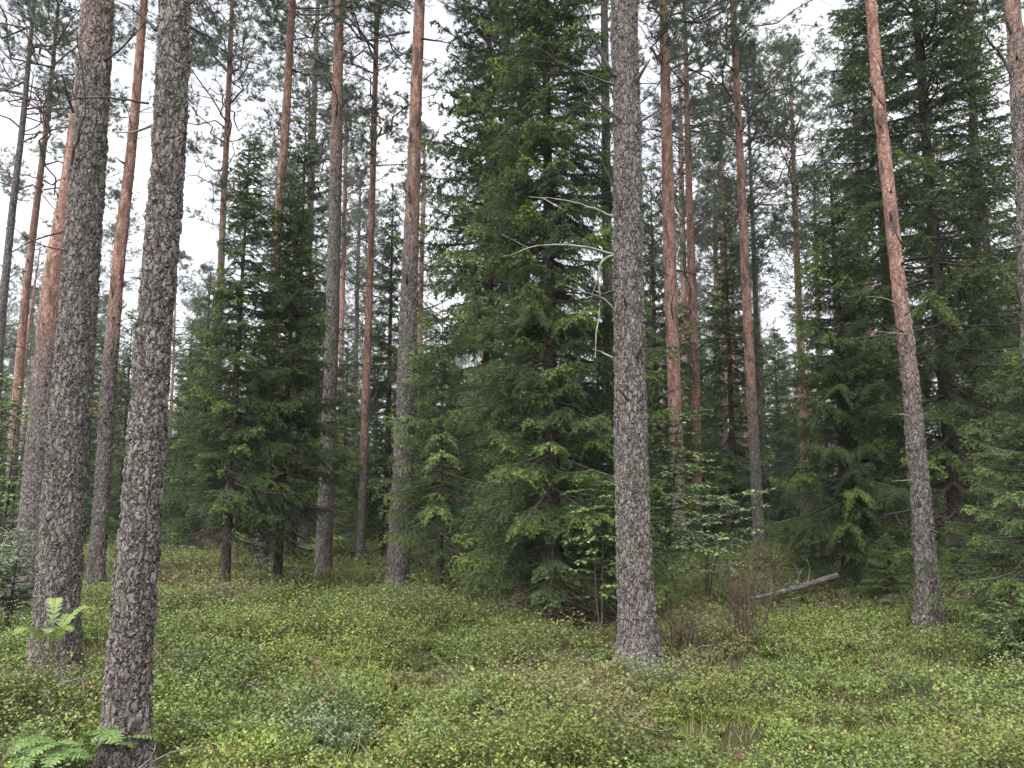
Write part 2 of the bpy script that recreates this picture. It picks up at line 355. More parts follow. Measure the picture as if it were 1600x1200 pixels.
def spruce_parts(H, R, z0, seed, step=0.30, sp2=0.065, needle=200, nl=0.018, nw=0.0042, fresh=0.6, shape=0.8, dead=1.2, lean=None, droop=1.0, asym=0.25, tone=1.0, tw=0.034):
    """returns (limb mesh, crown mesh): whorled boughs with side twigs hung with needles"""
    rng = np.random.default_rng(seed)
    zs, Ls, azs = [], [], []
    z = z0
    while z < H - 0.15:
        t = (z - z0) / (H - z0); k = 7 if t < 0.85 else 5
        a0 = rng.uniform(0, 2 * pi)
        for i in range(k + (1 if rng.random() < .5 else 0)):
            a = a0 + i * 2 * pi / k + rng.normal(0, .22)
            Lb = R * (1 - t) ** shape * rng.uniform(0.5, 1.18) * (1 + asym * sin(a + seed)) + 0.10
            if t < 0.08: Lb *= 0.8
            if rng.random() < .07: continue
            zs.append(z + rng.normal(0, .05)); Ls.append(Lb); azs.append(a)
        z += step * rng.uniform(0.75, 1.25) * (1 - 0.35 * t)
    zs, Ls, azs = map(np.array, (zs, Ls, azs)); B = len(zs); t = np.clip((zs - z0) / (H - z0), 0, 1)
    al = (-0.42 + 1.0 * t ** 1.3) * droop + rng.normal(0, .07, B); be = 0.22 * (1 - t) + rng.normal(0, .04, B)
    M = 9; s = np.linspace(0, 1, M)
    rad = np.stack([np.cos(azs), np.sin(azs)], -1); side = np.stack([-np.sin(azs), np.cos(azs)], -1); wob = rng.normal(0, .07, B)
    P = np.empty((B, M, 3)); P[:, :, :2] = rad[:, None] * (Ls[:, None] * s)[..., None] + side[:, None] * (wob[:, None] * Ls[:, None] * np.sin(s * 3))[..., None]
    P[:, :, 2] = zs[:, None] + Ls[:, None] * (al[:, None] * s + be[:, None] * s ** 2)
    gl, gc = Geo(), Geo()
    V, F = tubes(P, (0.006 + 0.011 * Ls)[:, None] * (1 - 0.85 * s)[None], 4); gl.add(V, F)
    alive = rng.random(B) > np.clip(1.05 - (zs - z0) / max(dead, .01), 0, 0.85)
    # side twigs
    cnt = np.maximum((Ls / sp2).astype(int), 4); mx = cnt.max()
    S2 = (np.arange(mx)[None] + rng.uniform(0, 1, (B, mx))) / cnt[:, None]; ok = (S2 < 1.0) & (S2 > 0.12)
    pos, tan = sample_poly(P, S2)
    sg = np.where((np.arange(mx)[None] + np.arange(B)[:, None]) % 2, 1.0, -1.0)
    hside = norm(np.cross(tan, np.array([0, 0, 1.0]))) * sg[..., None]
    ang = rng.uniform(0.7, 1.05, S2.shape)[..., None]
    d2 = norm(tan * np.cos(ang) + hside * np.sin(ang) + np.array([0, 0, 1]) * rng.normal(-0.12, .16, S2.shape)[..., None])
    l2 = (0.06 + 0.42 * Ls[:, None] * np.clip((1 - S2), 0, 1) ** 0.8 * np.clip(S2 * 2.2, 0.3, 1)) * rng.uniform(0.6, 1.15, S2.shape); l2 = np.minimum(l2, 0.62)
    bi = np.broadcast_to(np.arange(B)[:, None], S2.shape)
    liv = np.broadcast_to(alive[:, None], S2.shape) & (S2 > rng.uniform(0.08, 0.34, S2.shape) * np.clip(1.3 - t[:, None], 0, 1))
    pos, d2, l2, bi, liv, S2 = pos[ok], d2[ok], l2[ok], bi[ok], liv[ok], S2[ok]
    sag = rng.uniform(0.2, 0.95, len(l2)) * (1.1 - t[bi] * 0.7)
    T2 = polyline_twigs(pos, d2, l2, sag, 4)
    V, F = tubes(T2, np.tile(np.array([0.0036, 0.0028, 0.002, 0.001]), (len(T2), 1)), 3); gl.add(V, F)
    # twiglets
    mx3 = 12; c3 = np.clip((l2 / tw).astype(int), 1, mx3)
    S3 = (np.arange(mx3)[None] + rng.uniform(0, 1, (len(l2), mx3))) / c3[:, None]; ok3 = (S3 < 1) & (S3 > 0.15)
    p3, t3 = sample_poly(T2, S3); sg = np.where(np.arange(mx3)[None] % 2, 1.0, -1.0) * np.ones_like(S3)
    h3 = norm(np.cross(t3, np.array([0, 0, 1.0]))) * sg[..., None]
    d3 = norm(t3 * 0.75 + h3 * 0.75 + np.array([0, 0, 1]) * rng.normal(-0.15, .25, S3.shape)[..., None])
    l3 = (0.045 + 0.30 * l2[:, None] * (1 - S3)) * rng.uniform(0.6, 1.2, S3.shape)
    lv3 = np.broadcast_to(liv[:, None], S3.shape); b3 = np.broadcast_to(bi[:, None], S3.shape); S23 = np.broadcast_to(S2[:, None], S3.shape)
    p3, d3, l3, lv3, b3, S23 = p3[ok3], d3[ok3], l3[ok3], lv3[ok3], b3[ok3], S23[ok3]
    T3 = polyline_twigs(p3, d3, l3, np.full(len(l3), .25), 4)
    bare = ~lv3; nb = np.where(bare)[0]; nb = nb[rng.random(len(nb)) < 0.5]
    if len(nb): V, F = tubes(T3[nb][:, [0, 3]], np.tile(np.array([0.0022, 0.0009]), (len(nb), 1)), 3); gl.add(V, F)
    # needles
    bough_tone = rng.uniform(0.6, 1.35, B); bough_fresh = np.where(rng.random(B) < fresh * .55, rng.uniform(.8, 1.2, B), rng.uniform(.0, .45, B) * fresh)
    def hang(T, l, b, s2, tip_bias):
        n = np.maximum(rng.poisson(l * needle), 1); idx = np.repeat(np.arange(len(l)), n); s = rng.random(len(idx))
        i = np.clip((s * 3).astype(int), 0, 2); f = (s * 3 - i)[:, None]; p = T[idx, i] * (1 - f) + T[idx, i + 1] * f; tn = norm(T[idx, i + 1] - T[idx, i])
        q = norm(np.cross(tn, rng.normal(size=p.shape))); q[:, 2] += 0.25
        d = norm(tn * rng.uniform(0.5, 1.1, len(p))[:, None] + q * 0.9)
        V, F = spikes(p, d, nl * rng.uniform(0.7, 1.15, len(p)), nw, rng)
        w = np.clip((s - 0.3) * 1.6, 0, 1) * bough_fresh[b[idx]] * np.clip((s2[idx] - 0.35) * 2.2, 0, 1) * tip_bias; w = w[:, None]
        C = np.array([0.062, 0.094, 0.040]) * (1 - w) + np.array([0.22, 0.31, 0.068]) * w
        C = C * (bough_tone[b[idx]] * rng.uniform(0.75, 1.25, len(p)))[:, None] * tone
        gc.add(V, F, np.repeat(C, 3, 0))
    hang(T2[liv], l2[liv], bi[liv], S2[liv], 0.8); hang(T3[lv3], l3[lv3], b3[lv3], S23[lv3], 1.0)
    al_i = np.where(alive)[0]; Pm = P[al_i][:, [4, 5, 7, 8]]; hang(Pm, Ls[al_i] * 0.5, al_i, np.full(len(al_i), 1.0), 1.0)
    # leader
    zt = np.array([[[0, 0, H - 0.5], [0, 0, H - 0.3], [0, 0, H - 0.15], [0, 0, H + 0.05]]]); hang(zt, np.array([0.6]), np.array([B - 1]), np.array([1.0]), 1)
    return gl.mesh('spruce_limbs', M_limb), gc.mesh('spruce_crown', M_spruce)

def trunk_geo(P, R, k, ripple=0.03, seed=0, flare=True, dz=None):
    """P (m,3), R (m) control points -> dense tapered stem"""
    P = np.asarray(P, float); R = np.asarray(R, float)
    h = P[:, 2]; zz = np.arange(h[0], h[-1], dz or 0.25); zz = np.append(zz, h[-1])
    def sm(vals):
        v = np.interp(zz, h, vals); w = max(int(0.6 / (dz or .25)), 1); ker = np.ones(w * 2 + 1) / (w * 2 + 1); pad = np.pad(v, w, mode='reflect', reflect_type='odd'); return np.convolve(pad, ker, 'valid')
    x, y, r = sm(P[:, 0]), sm(P[:, 1]), sm(R)
    a = np.arange(k) * 2 * pi / k; A, Z = np.meshgrid(a, zz)
    rr = np.repeat(r[:, None], k, 1)
    lf = fbm(np.cos(A) * 1.3 + 50 + seed, Z * 0.6 + np.sin(A) * 1.3 + 50, 3) - 0.5
    rr = rr * (1 + ripple * 3 * lf)
    if flare:
        zb = Z - zz[0]; rr = rr * (1 + np.exp(-np.maximum(zb - .12, 0) / 0.16) * (0.24 + 0.16 * np.cos(A * 4 + seed) + 0.06 * np.cos(A * 7 + 1)))
    V = np.stack([x[:, None] + rr * np.cos(A), y[:, None] + rr * np.sin(A), Z], -1).reshape(-1, 3)
    m = len(zz); i, j = np.meshgrid(np.arange(m - 1), np.arange(k), indexing='ij'); jn = (j + 1) % k
    F = np.stack([i * k + j, i * k + jn, (i + 1) * k + jn, (i + 1) * k + j], -1).reshape(-1, 4)
    g = Geo(); g.add(V, F); return g, (zz, x, y, r)

def pine_crown(H, z0, R, seed, tufts=1.0, nl=0.08, nw=0.0085, top=1.0):
    """open irregular pine crown: crooked limbs, twigs, needle tufts; base at z = 0"""
    rng = np.random.default_rng(seed); gl, gc = Geo(), Geo()
    n = int((H - z0) * 7.0); zs = np.sort(z0 + (H - z0) * rng.random(n) ** 0.85); t = (zs - z0) / (H - z0)
    Ls = R * (0.30 + 1.0 * np.sin(np.clip(t * 0.72 + 0.26, 0, 1) * pi)) * rng.uniform(0.4, 1.1, n) ; Ls = np.where(t > .93, Ls * .6, Ls)
    az = rng.uniform(0, 2 * pi, n); M = 7; s = np.linspace(0, 1, M)
    jit = np.cumsum(rng.normal(0, .07, (n, M, 3)), 1); jit[:, 0] = 0
    P = np.empty((n, M, 3)); up = (rng.uniform(-0.25, 0.35, n) + 0.75 * t)[:, None]
    P[..., 0] = np.cos(az)[:, None] * Ls[:, None] * s; P[..., 1] = np.sin(az)[:, None] * Ls[:, None] * s; P[..., 2] = zs[:, None] + Ls[:, None] * (up * s + 0.22 * s ** 2)
    P = P + jit * Ls[:, None, None]
    V, F = tubes(P, (0.007 + 0.010 * Ls)[:, None] * (1 - 0.8 * s)[None], 4); gl.add(V, F)
    K = 11; S2 = rng.uniform(0.30, 1.0, (n, K)); pos, tan = sample_poly(P, S2)
    d = norm(tan * 0.8 + rng.normal(0, .65, pos.shape) + np.array([0, 0, .25])); l = (0.18 + 0.30 * Ls[:, None] * (1 - S2 * 0.6)) * rng.uniform(.6, 1.2, S2.shape)
    T = polyline_twigs(pos.reshape(-1, 3), d.reshape(-1, 3), l.ravel(), rng.uniform(-.3, .15, n * K), 4)
    V, F = tubes(T, np.tile(np.array([0.006, 0.005, 0.004, 0.002]), (len(T), 1)), 3); gl.add(V, F)
    K3 = 6; S3 = rng.uniform(0.3, 1.0, (len(T), K3)); p3, t3 = sample_poly(T, S3); d3 = norm(t3 * .7 + rng.normal(0, .6, p3.shape) + np.array([0, 0, .35])); l3 = rng.uniform(.06, .17, S3.shape)
    p3, d3, l3 = p3.reshape(-1, 3), d3.reshape(-1, 3), l3.ravel()
    q = int(13 * tufts); idx = np.repeat(np.arange(len(p3)), q); u = rng.uniform(0.2, 1, len(idx)); p = p3[idx] + d3[idx] * (l3[idx] * u)[:, None]
    dd = norm(d3[idx] * 0.75 + norm(rng.normal(size=p.shape)) * 0.9)
    V, F = spikes(p, dd, nl * rng.uniform(.7, 1.1, len(p)), nw, rng)
    tone = np.repeat(rng.uniform(.7, 1.3, len(T)), K3)[idx]
    C = np.array([0.095, 0.128, 0.080]) * (tone * rng.uniform(.8, 1.2, len(p)))[:, None]
    gc.add(V, F, np.repeat(C, 3, 0))
    return gl.mesh('pine_limbs', M_plimb), gc.mesh('pine_crown', M_pine)

PINE_CROWNS = [pine_crown(9.0, 0.0, 1.5, 100 + i, 1.9) for i in range(4)]     # crowns 9 m long, base at 0
print('pine crown faces', len(PINE_CROWNS[0][1].polygons))

def stick(g, p0, p1, r0, rng, bend=0.1, forks=2, m=7, up=0.0):
    """a crooked dead branch from p0 to p1 with side twigs"""
    p0, p1 = np.array(p0, float), np.array(p1, float); l = np.linalg.norm(p1 - p0); s = np.linspace(0, 1, m)[:, None]
    off = np.cross(p1 - p0, rng.normal(size=3)); off = off / max(np.linalg.norm(off), 1e-6)
    P = p0 + (p1 - p0) * s + off * np.sin(s * pi) * l * bend + np.array([0, 0, up * l]) * np.sin(s * pi) + rng.normal(0, .010 * l, (m, 3)) * s
    V, F = tubes(P[None], (r0 * (1 - 0.78 * s[:, 0]))[None], 6); g.add(V, F)
    for _ in range(forks):
        i = rng.integers(2, m - 1); d = norm(P[i] - P[i - 1] + rng.normal(0, .6, 3) * np.linalg.norm(P[i] - P[i - 1])); ll = l * rng.uniform(.12, .35)
        Q = P[i] + d * ll * np.linspace(0, 1, 4)[:, None] + rng.normal(0, .015 * l, (4, 3)) * np.linspace(0, 1, 4)[:, None]
        V, F = tubes(Q[None], (r0 * 0.42 * (1 - .75 * np.linspace(0, 1, 4)))[None], 4); g.add(V, F)

def make_pine(label, pts, near=0, orange_py=None, top=17.0, crown=0, snags=6, group='pine trees', Y=None, base=None, snag_len=0.5, crown_z=None, crown_r=1.0):
    """pts: (px, py, width px) from the foot up; the first is the foot"""
    rng = np.random.default_rng(int(pts[0][0] * 7 + pts[0][1]))
    if base is None:
        bx, by = on_ground(pts[0][0], pts[0][1])
    else: bx, by = base
    if Y is not None: by = Y; bx = at_depth(pts[0][0], pts[0][1], Y)[0][0]
    bz = float(ground_h(bx, by)) - 0.05
    C, R = [], []
    top = max(top, at_depth(pts[-1][0], pts[-1][1], by)[0][2] - bz + 1.5)
    for (px, py, w) in pts:
        p, t = at_depth(px, py, by); C.append(p - np.array([bx, by, bz])); R.append(w * t / FPX / 2 / math.hypot(1, (px - 800) / FPX) * (0.955 if near >= 1 else 1))
    C = np.array(C); R = np.array(R); o = np.argsort(C[:, 2]); C = C[o]; R = R[o]
    if C[0, 2] > 0.05: 
        d = C[1] - C[0]; C = np.vstack([C[0] - d / max(d[2], .1) * C[0, 2] , C]); R = np.append(R[0], R)
    else: C[0, 2] = 0
    C[0, 2] = 0
    d = (C[-1] - C[max(len(C) - 3, 0)]); d = d / d[2]; hz = C[-1, 2]
    if hz < top:
        C = np.vstack([C, C[-1] + d * (top - hz) * .5 * [.6, .6, 1], C[-1] + d * (top - hz) * [.5, .5, 1]]); R = np.append(R, [R[-1] * .62 * 1.0, 0.02])
    k, dz = {2: (112, 0.0095), 1: (72, 0.02), 0: (20, 0.12), -1: (10, 0.4)}[near]
    e = empty('pine_tree', (bx, by, bz), label, 'pine tree', group)
    # only the part that can be seen close needs the fine mesh
    if near == 2:
        zc = min(C[-1, 2], 7.6); 
        g, ax = trunk_geo(C, R, k, seed=rng.integers(50), dz=dz)
        keep_rows = int(zc / dz); nrow = len(ax[0])
        V = g.v[0].reshape(nrow, k, 3); rows = np.concatenate([np.arange(0, keep_rows), np.arange(keep_rows, nrow - 1, 14), [nrow - 1]]); V = V[rows]
        m = len(rows); i, j = np.meshgrid(np.arange(m - 1), np.arange(k), indexing='ij'); jn = (j + 1) % k
        F = np.stack([i * k + j, i * k + jn, (i + 1) * k + jn, (i + 1) * k + j], -1).reshape(-1, 4); g = Geo(); g.add(V, F)
    else:
        g, ax = trunk_geo(C, R, k, seed=rng.integers(50), dz=dz)
    tr = g.obj('trunk', M_bark_near if near >= 1 else M_bark, e, smooth=True)
    of = 99.0 if orange_py is None else float(at_depth(pts[0][0], orange_py, by)[0][2] - bz)
    tr['orange_from'] = of
    zz, ax_x, ax_y, ax_r = ax
    def axis(z): return np.array([np.interp(z, zz, ax_x), np.interp(z, zz, ax_y), z]), float(np.interp(z, zz, ax_r))
    # dead snags, each its own branch
    zvis = min(top * .75, (CAMZ + by * 0.66))
    for i in range(snags):
        z = rng.uniform(1.2 if near < 2 else 2.6, zvis); c, r = axis(z); a = rng.uniform(0, 2 * pi); l = snag_len * rng.uniform(.25, 1.4)
        dd = norm(np.array([cos(a), sin(a) , rng.uniform(-.1, .9)])); gg = Geo(); st = c + np.array([cos(a), sin(a), 0]) * r * .8
        stick(gg, st, st + dd * l, rng.uniform(.006, .013) * (1 + .4 * (l > .6)), rng, .12, 1 if l < .4 else 3); gg.obj('dead_branch', M_dead, e)
    for i in range(16 if near == 1 else 5 if near == 0 else 0):      # short broken stubs and dark knots
        z = rng.uniform(.8, zvis); c, rr_ = axis(z); a = rng.uniform(0, 2 * pi) if rng.random() < .4 else rng.uniform(pi, 2 * pi); o_ = np.array([cos(a), sin(a), 0]); gg = Geo(); st = c + o_ * rr_ * .85
        stick(gg, st, st + (o_ * rng.uniform(.4, 1) + np.array([0, 0, rng.uniform(-.4, 1.5)])) * rng.uniform(.06, .16), rng.uniform(.012, .022), rng, .05, 0, 5); gg.obj('branch_stub', M_dead, e)
    if crown is not None:
        cz = crown_z if crown_z is not None else max(top - 8.5, zvis * 0.0 + top * .5); lm, cm = PINE_CROWNS[crown % 4]
        c, r = axis(min(cz + 3, top - .5))
        for nm, me in (('limbs', lm), ('crown', cm)):
            o = part(nm, me, e); sz = (top - cz) / 9.0; o.scale = (crown_r, crown_r, sz); o.rotation_euler[2] = rng.uniform(0, 6.28)
            o.location = (c[0], c[1], cz)
            # follow the lean of the stem
            c2, _ = axis(top - .3); o.rotation_euler[0] = -(c2[1] - c[1]) / max(c2[2] - c[2], 1); o.rotation_euler[1] = (c2[0] - c[0]) / max(c2[2] - c[2], 1)
            o.rotation_mode = 'ZXY' if False else 'XYZ'
    return e, axis, (bx, by, bz)

def snag(e, by, origin, a, b, r, mat=None, bend=.08, forks=1, dy=-0.1, dy2=0.0, up=0.0, seed=1, mids=None):
    """a dead branch whose ends are given in pixels at the trunk's distance"""
    rng = np.random.default_rng(seed); g = Geo(); o = np.array(origin)
    p0 = at_depth(a[0], a[1], by)[0] - o; p1 = at_depth(b[0], b[1], by + dy2)[0] - o; p0[1] += dy
    if mids:
        Q = [p0] + [at_depth(x, y, by + dy2 * .5)[0] - o for x, y in mids] + [p1]; Q = np.array(Q); u = np.linspace(0, 1, len(Q)); v = np.linspace(0, 1, 14)
        P = np.stack([np.interp(v, u, Q[:, i]) for i in range(3)], -1); P[1:-1] = (P[:-2] + P[1:-1] * 2 + P[2:]) / 4; P = P + rng.normal(0, .004, P.shape)
        V, F = tubes(P[None], (r * (1 - .75 * v))[None], 6); g.add(V, F)
        for _ in range(forks):
            i = rng.integers(5, 12); Q = P[i] + (P[i] - P[i - 1] + rng.normal(0, .04, 3)) * np.linspace(0, 1, 4)[:, None] * 3; V, F = tubes(Q[None], (r * .4 * (1 - .7 * np.linspace(0, 1, 4)))[None], 4); g.add(V, F)
    else: stick(g, p0, p1, r, rng, bend, forks, up=up)
    return g.obj('dead_branch', mat or M_dead, e)

exec_list = []
# ------------------------------------------------------------------ the pines one can point to
e, ax, o = make_pine('thick grey pine trunk, leftmost of the near trunks, bark turning orange high up', [(87, 1030, 82), (92, 900, 75), (98, 800, 71), (107, 700, 69), (113, 600, 67), (121, 500, 64), (128, 400, 61), (136, 300, 57), (143, 200, 54), (149, 100, 54), (152, 0, 55)], 2, -20, 18, 0, 2)
BY = o[1]
snag(e, BY, o, (128, 272), (120, 45), .012, bend=.03, forks=1, dy=-.16, dy2=-.5, seed=3, mids=[(124, 200), (136, 165)])
snag(e, BY, o, (132, 190), (96, 108), .014, bend=.03, forks=1, dy=-.16, dy2=-.4, seed=4)
snag(e, BY, o, (165, 103), (230, 32), .013, bend=.05, forks=2, dy=-.05, dy2=-.1, seed=5)
snag(e, BY, o, (122, 28), (88, -5), .012, forks=1, seed=6)
snag(e, BY, o, (98, 362), (0, 405), .008, bend=.02, forks=3, dy=0, dy2=.1, up=.06, seed=7)
snag(e, BY, o, (132, 112), (115, 88), .013, forks=0, seed=8)
e, ax, o = make_pine('nearest pine trunk at left with grey flaking bark, its foot in bright fern', [(196, 1168, 80), (201, 1000, 74), (212, 900, 70), (221, 800, 67), (229, 700, 65), (235, 600, 63), (243, 500, 59), (252, 400, 56), (261, 300, 55), (267, 200, 54), (272, 0, 50)], 2, None, 18, 1, 1, snag_len=.3)
BY = o[1]
snag(e, BY, o, (238, 168), (55, 172), .0075, forks=5, dy=-.05, dy2=-.3, seed=11, mids=[(180, 153), (140, 150), (95, 160)], mat=M_dead)
snag(e, BY, o, (240, 198), (172, 206), .009, forks=1, dy=-.02, mat=M_pale, seed=12)
snag(e, BY, o, (246, 50), (185, 3), .014, forks=2, dy=-.02, seed=13)
snag(e, BY, o, (298, 45), (355, 72), .010, forks=3, dy=-.02, mat=M_dead, seed=14, up=.1)
e, ax, o = make_pine('big furrowed grey pine trunk right of the centre with pale bare branches', [(997, 1008, 62), (992, 900, 59), (988, 800, 56), (986, 700, 54), (985, 600, 51), (983, 500, 48), (981, 400, 48), (981, 200, 45), (974, 0, 44)], 2, None, 19, 2, 2, snag_len=.3)
BY = o[1]
S10 = [((958, 130), (905, 5), .020, 2, M_dead), ((958, 143), (834, 68), .011, 2, M_dead), ((965, 195), (901, 118), .018, 0, M_dead), ((967, 330), (931, 236), .014, 1, M_dead), ((992, 135), (1016, 92), .022, 0, M_dead),
       ((990, 205), (1052, 163), .011, 1, M_dead), ((990, 562), (1006, 533), .020, 0, M_dead), ((978, 628), (965, 608), .012, 0, M_dead), ((1008, 668), (1022, 656), .012, 0, M_dead), ((1003, 335), (1018, 318), .008, 0, M_dead), ((975, 480), (973, 462), .014, 0, M_dead), ((1003, 410), (1025, 395), .01, 1, M_dead)]
for i, (a, b, r, f, m) in enumerate(S10): snag(e, BY, o, a, b, r, forks=f, mat=m, dy=-.12, dy2=-.2, seed=30 + i, bend=.05)
snag(e, BY, o, (957, 342), (826, 307), .013, forks=1, dy=-.05, dy2=-.35, mat=M_pale, seed=50, mids=[(915, 320), (870, 311)])
snag(e, BY, o, (957, 400), (785, 402), .013, forks=1, dy=-.05, dy2=-.35, mat=M_pale, seed=51, mids=[(920, 386), (872, 381), (830, 386)])
snag(e, BY, o, (958, 402), (930, 560), .013, forks=1, dy=-.06, dy2=-.3, mat=M_pale, seed=52, mids=[(938, 405), (933, 440), (941, 465), (932, 510)])
snag(e, BY, o, (960, 500), (868, 440), .010, forks=2, dy=-.05, dy2=-.3, mat=M_pale, seed=53, mids=[(955, 475), (930, 460)])
snag(e, BY, o, (957, 560), (925, 545), .012, forks=1, dy=-.03, mat=M_pale, seed=54)
e, ax, o = make_pine('leaning pine on the right with orange upper trunk and grey foot', [(1452, 958, 44), (1447, 880, 37), (1441, 800, 34), (1432, 700, 32), (1423, 600, 30), (1411, 500, 29), (1399, 400, 28), (1389, 300, 27), (1377, 200, 25), (1360, 0, 23)], 1, 510, 19, 3, 8, snag_len=.22)
BY = o[1]
for i, (a, b, r, m) in enumerate([((1410, 525), (1360, 517), .009, M_pale), ((1405, 522), (1385, 506), .009, M_dead), ((1395, 478), (1352, 465), .008, M_pale), ((1402, 385), (1396, 345), .011, M_dead), ((1372, 125), (1371, 95), .014, M_dead), ((1374, 170), (1372, 150), .014, M_dead), ((1412, 652), (1397, 648), .010, M_pale), ((1352, 78), (1310, 62), .011, M_dead), ((1374, 72), (1392, 38), .011, M_dead), ((1418, 750), (1392, 752), .007, M_pale), ((1372, 305), (1345, 288), .008, M_dead), ((1368, 240), (1333, 253), .008, M_dead)]):
    snag(e, BY, o, a, b, r, mat=m, dy=-.1, dy2=-.2, seed=60 + i)
e, ax, o = make_pine('mid distance pine left of the centre with dark scars down its orange and grey trunk', [(621, 908, 36), (626, 800, 36), (632, 700, 33), (636, 600, 32), (640, 450, 27), (645, 300, 25), (650, 150, 22), (656, 0, 20)], 1, 330, 18, 1, 10, snag_len=.8)
BY = o[1]
for i, (a, b, r) in enumerate([((643, 228), (641, 205), .03), ((642, 320), (640, 292), .03), ((644, 345), (642, 330), .02), ((637, 445), (636, 425), .03), ((660, 68), (715, 68), .018), ((643, 30), (588, 3), .018), ((642, 58), (538, 70), .02), ((664, 133), (698, 103), .012), ((640, 168), (620, 148), .02)]):
    snag(e, BY, o, a, b, r, dy=-.14, dy2=-.2, forks=2, seed=80 + i, up=.05)
e, ax, o = make_pine('orange topped pine showing just left of the thick grey left trunk', [(44, 925, 60), (55, 800, 54), (67, 650, 48), (75, 520, 42), (83, 430, 39), (103, 320, 33), (119, 200, 28), (136, 60, 24), (142, 0, 22)], 1, 540, 19, 2, 6, snag_len=.3)
e, ax, o = make_pine('dark footed pine with orange upper stem seen between the two near left trunks', [(148, 908, 31), (158, 800, 28), (164, 700, 26), (169, 600, 26), (178, 500, 26), (186, 400, 25), (198, 300, 22), (209, 200, 20), (217, 100, 18), (225, 0, 16)], 1, 520, 18, 3, 14, snag_len=.5)
e, ax, o = make_pine('pine at the right edge of the photo with purplish grey bark leaning inward', [(1652, 1000, 50), (1625, 700, 40), (1606, 400, 33), (1596, 200, 31), (1582, 0, 29)], 1, 60, 17, 0, 9, snag_len=.8)
snag(e, o[1], o, (1590, 140), (1532, 35), .02, dy=0, seed=90, mids=[(1566, 88), (1545, 66)], forks=3)

PX = [  # label, points, orange from, top, snags
 ('slim pink orange pine rising between the left spruces and the scarred pine', [(563, 868, 15), (568, 740, 13), (572, 600, 13), (577, 480, 11), (581, 330, 10), (585, 180, 9), (588, 50, 8)], 700, 16, 12),
 ('pine with pale straight stem behind the second left spruce, mossy dark foot', [(505, 895, 28), (510, 760, 24), (518, 560, 22), (522, 400, 20), (525, 250, 19), (530, 0, 14)], 210, 18, 12),
 ('orange pine stem rising out of the gap between the two left spruces', [(408, 882, 20), (418, 650, 18), (426, 500, 16), (436, 330, 14), (446, 200, 13), (457, 0, 11)], 420, 18, 14),
 ('orange pine right of the big centre trunk, brightest of the trunks there', [(1063, 885, 22), (1060, 760, 22), (1053, 600, 21), (1047, 420, 20), (1043, 260, 18), (1040, 130, 16), (1036, 0, 13)], 700, 18, 16),
 ('slim dark pine stem close behind the left side of the big centre trunk', [(956, 948, 14), (954, 700, 14), (950, 480, 15), (948, 330, 15), (946, 150, 13), (944, 0, 11)], None, 17, 8),
 ('orange pine with thin curved stem standing alone before the bright sky gap', [(1186, 848, 19), (1180, 720, 18), (1173, 600, 16), (1165, 440, 14), (1158, 280, 12), (1151, 130, 11), (1145, 0, 10)], 620, 17, 14),
 ('pinkish pine of the pair right behind the orange pine, the wider one', [(1090, 800, 16), (1088, 700, 16), (1085, 560, 15), (1081, 430, 13), (1076, 280, 10), (1072, 100, 8)], 780, 17, 10),
 ('pinkish pine of the pair right behind the orange pine, the narrower left one', [(1078, 790, 11), (1075, 650, 10), (1070, 500, 10), (1066, 350, 9), (1062, 150, 7)], 800, 17, 8),
 ('far orange pine left of the big right spruces, seen before misty crowns', [(1258, 830, 14), (1256, 640, 13), (1250, 520, 12), (1245, 400, 10), (1240, 260, 7), (1237, 160, 5)], 760, 13.5, 4),
 ('thin orange pine leaning right at the left edge behind the leafy bush', [(14, 800, 16), (26, 620, 15), (38, 480, 14), (52, 360, 12), (66, 250, 10), (78, 150, 8), (88, 40, 6)], 680, 17, 8),
 ('dark thin pine at the very left edge of the photo', [(-20, 800, 18), (2, 500, 14), (20, 320, 12), (35, 200, 10), (46, 80, 8)], None, 17, 8),
 ('thin orange stem left of the slim pink orange pine', [(528, 830, 9), (532, 650, 8), (534, 500, 8), (538, 350, 7), (541, 200, 6)], 820, 16, 5),
 ('grey thin pine stem before the sky left of the left spruces', [(330, 800, 14), (342, 500, 12), (350, 300, 10), (356, 180, 9), (361, 40, 8)], 420, 17, 8),
 ('grey thin pine stem above the second left spruce top', [(470, 800, 11), (480, 500, 10), (487, 280, 9), (492, 120, 8), (497, 0, 7)], None, 17, 10),
 ('faint grey pine in the misty gap left of the slim pink orange pine', [(548, 790, 8), (556, 560, 7), (559, 420, 6), (562, 320, 5)], None, 12, 3),
 ('pine half hidden behind the right side of the scarred pine', [(652, 800, 10), (655, 600, 9), (658, 440, 8), (662, 300, 7)], 760, 16, 4),
 ('thin pine in front of the white gap between orange pine and curved pine', [(1118, 800, 9), (1120, 600, 8), (1119, 450, 8), (1117, 330, 6)], 560, 14, 4),
 ('orange stemmed pine just right of the thin pine in the white gap', [(1132, 800, 11), (1132, 600, 10), (1130, 450, 9), (1128, 330, 8), (1126, 200, 6)], 760, 15, 4),
 ('dark stem close behind the thin curved orange pine', [(1196, 840, 15), (1190, 700, 13), (1184, 560, 10), (1180, 450, 9)], None, 13, 4),
 ('orange pine with broken light among the crowns at top of the centre spruce', [(812, 850, 20), (816, 500, 17), (818, 300, 15), (821, 150, 13), (824, 0, 11)], 620, 17, 6),
 ('reddish far pine right of the far orange pine before the right spruces', [(1284, 820, 11), (1281, 600, 10), (1278, 480, 8), (1275, 380, 7)], 760, 13, 3),
 ('pine with reddish stem showing among the branches of the right spruces', [(1530, 830, 20), (1526, 500, 16), (1522, 250, 14), (1516, 0, 11)], 560, 18, 6),
]
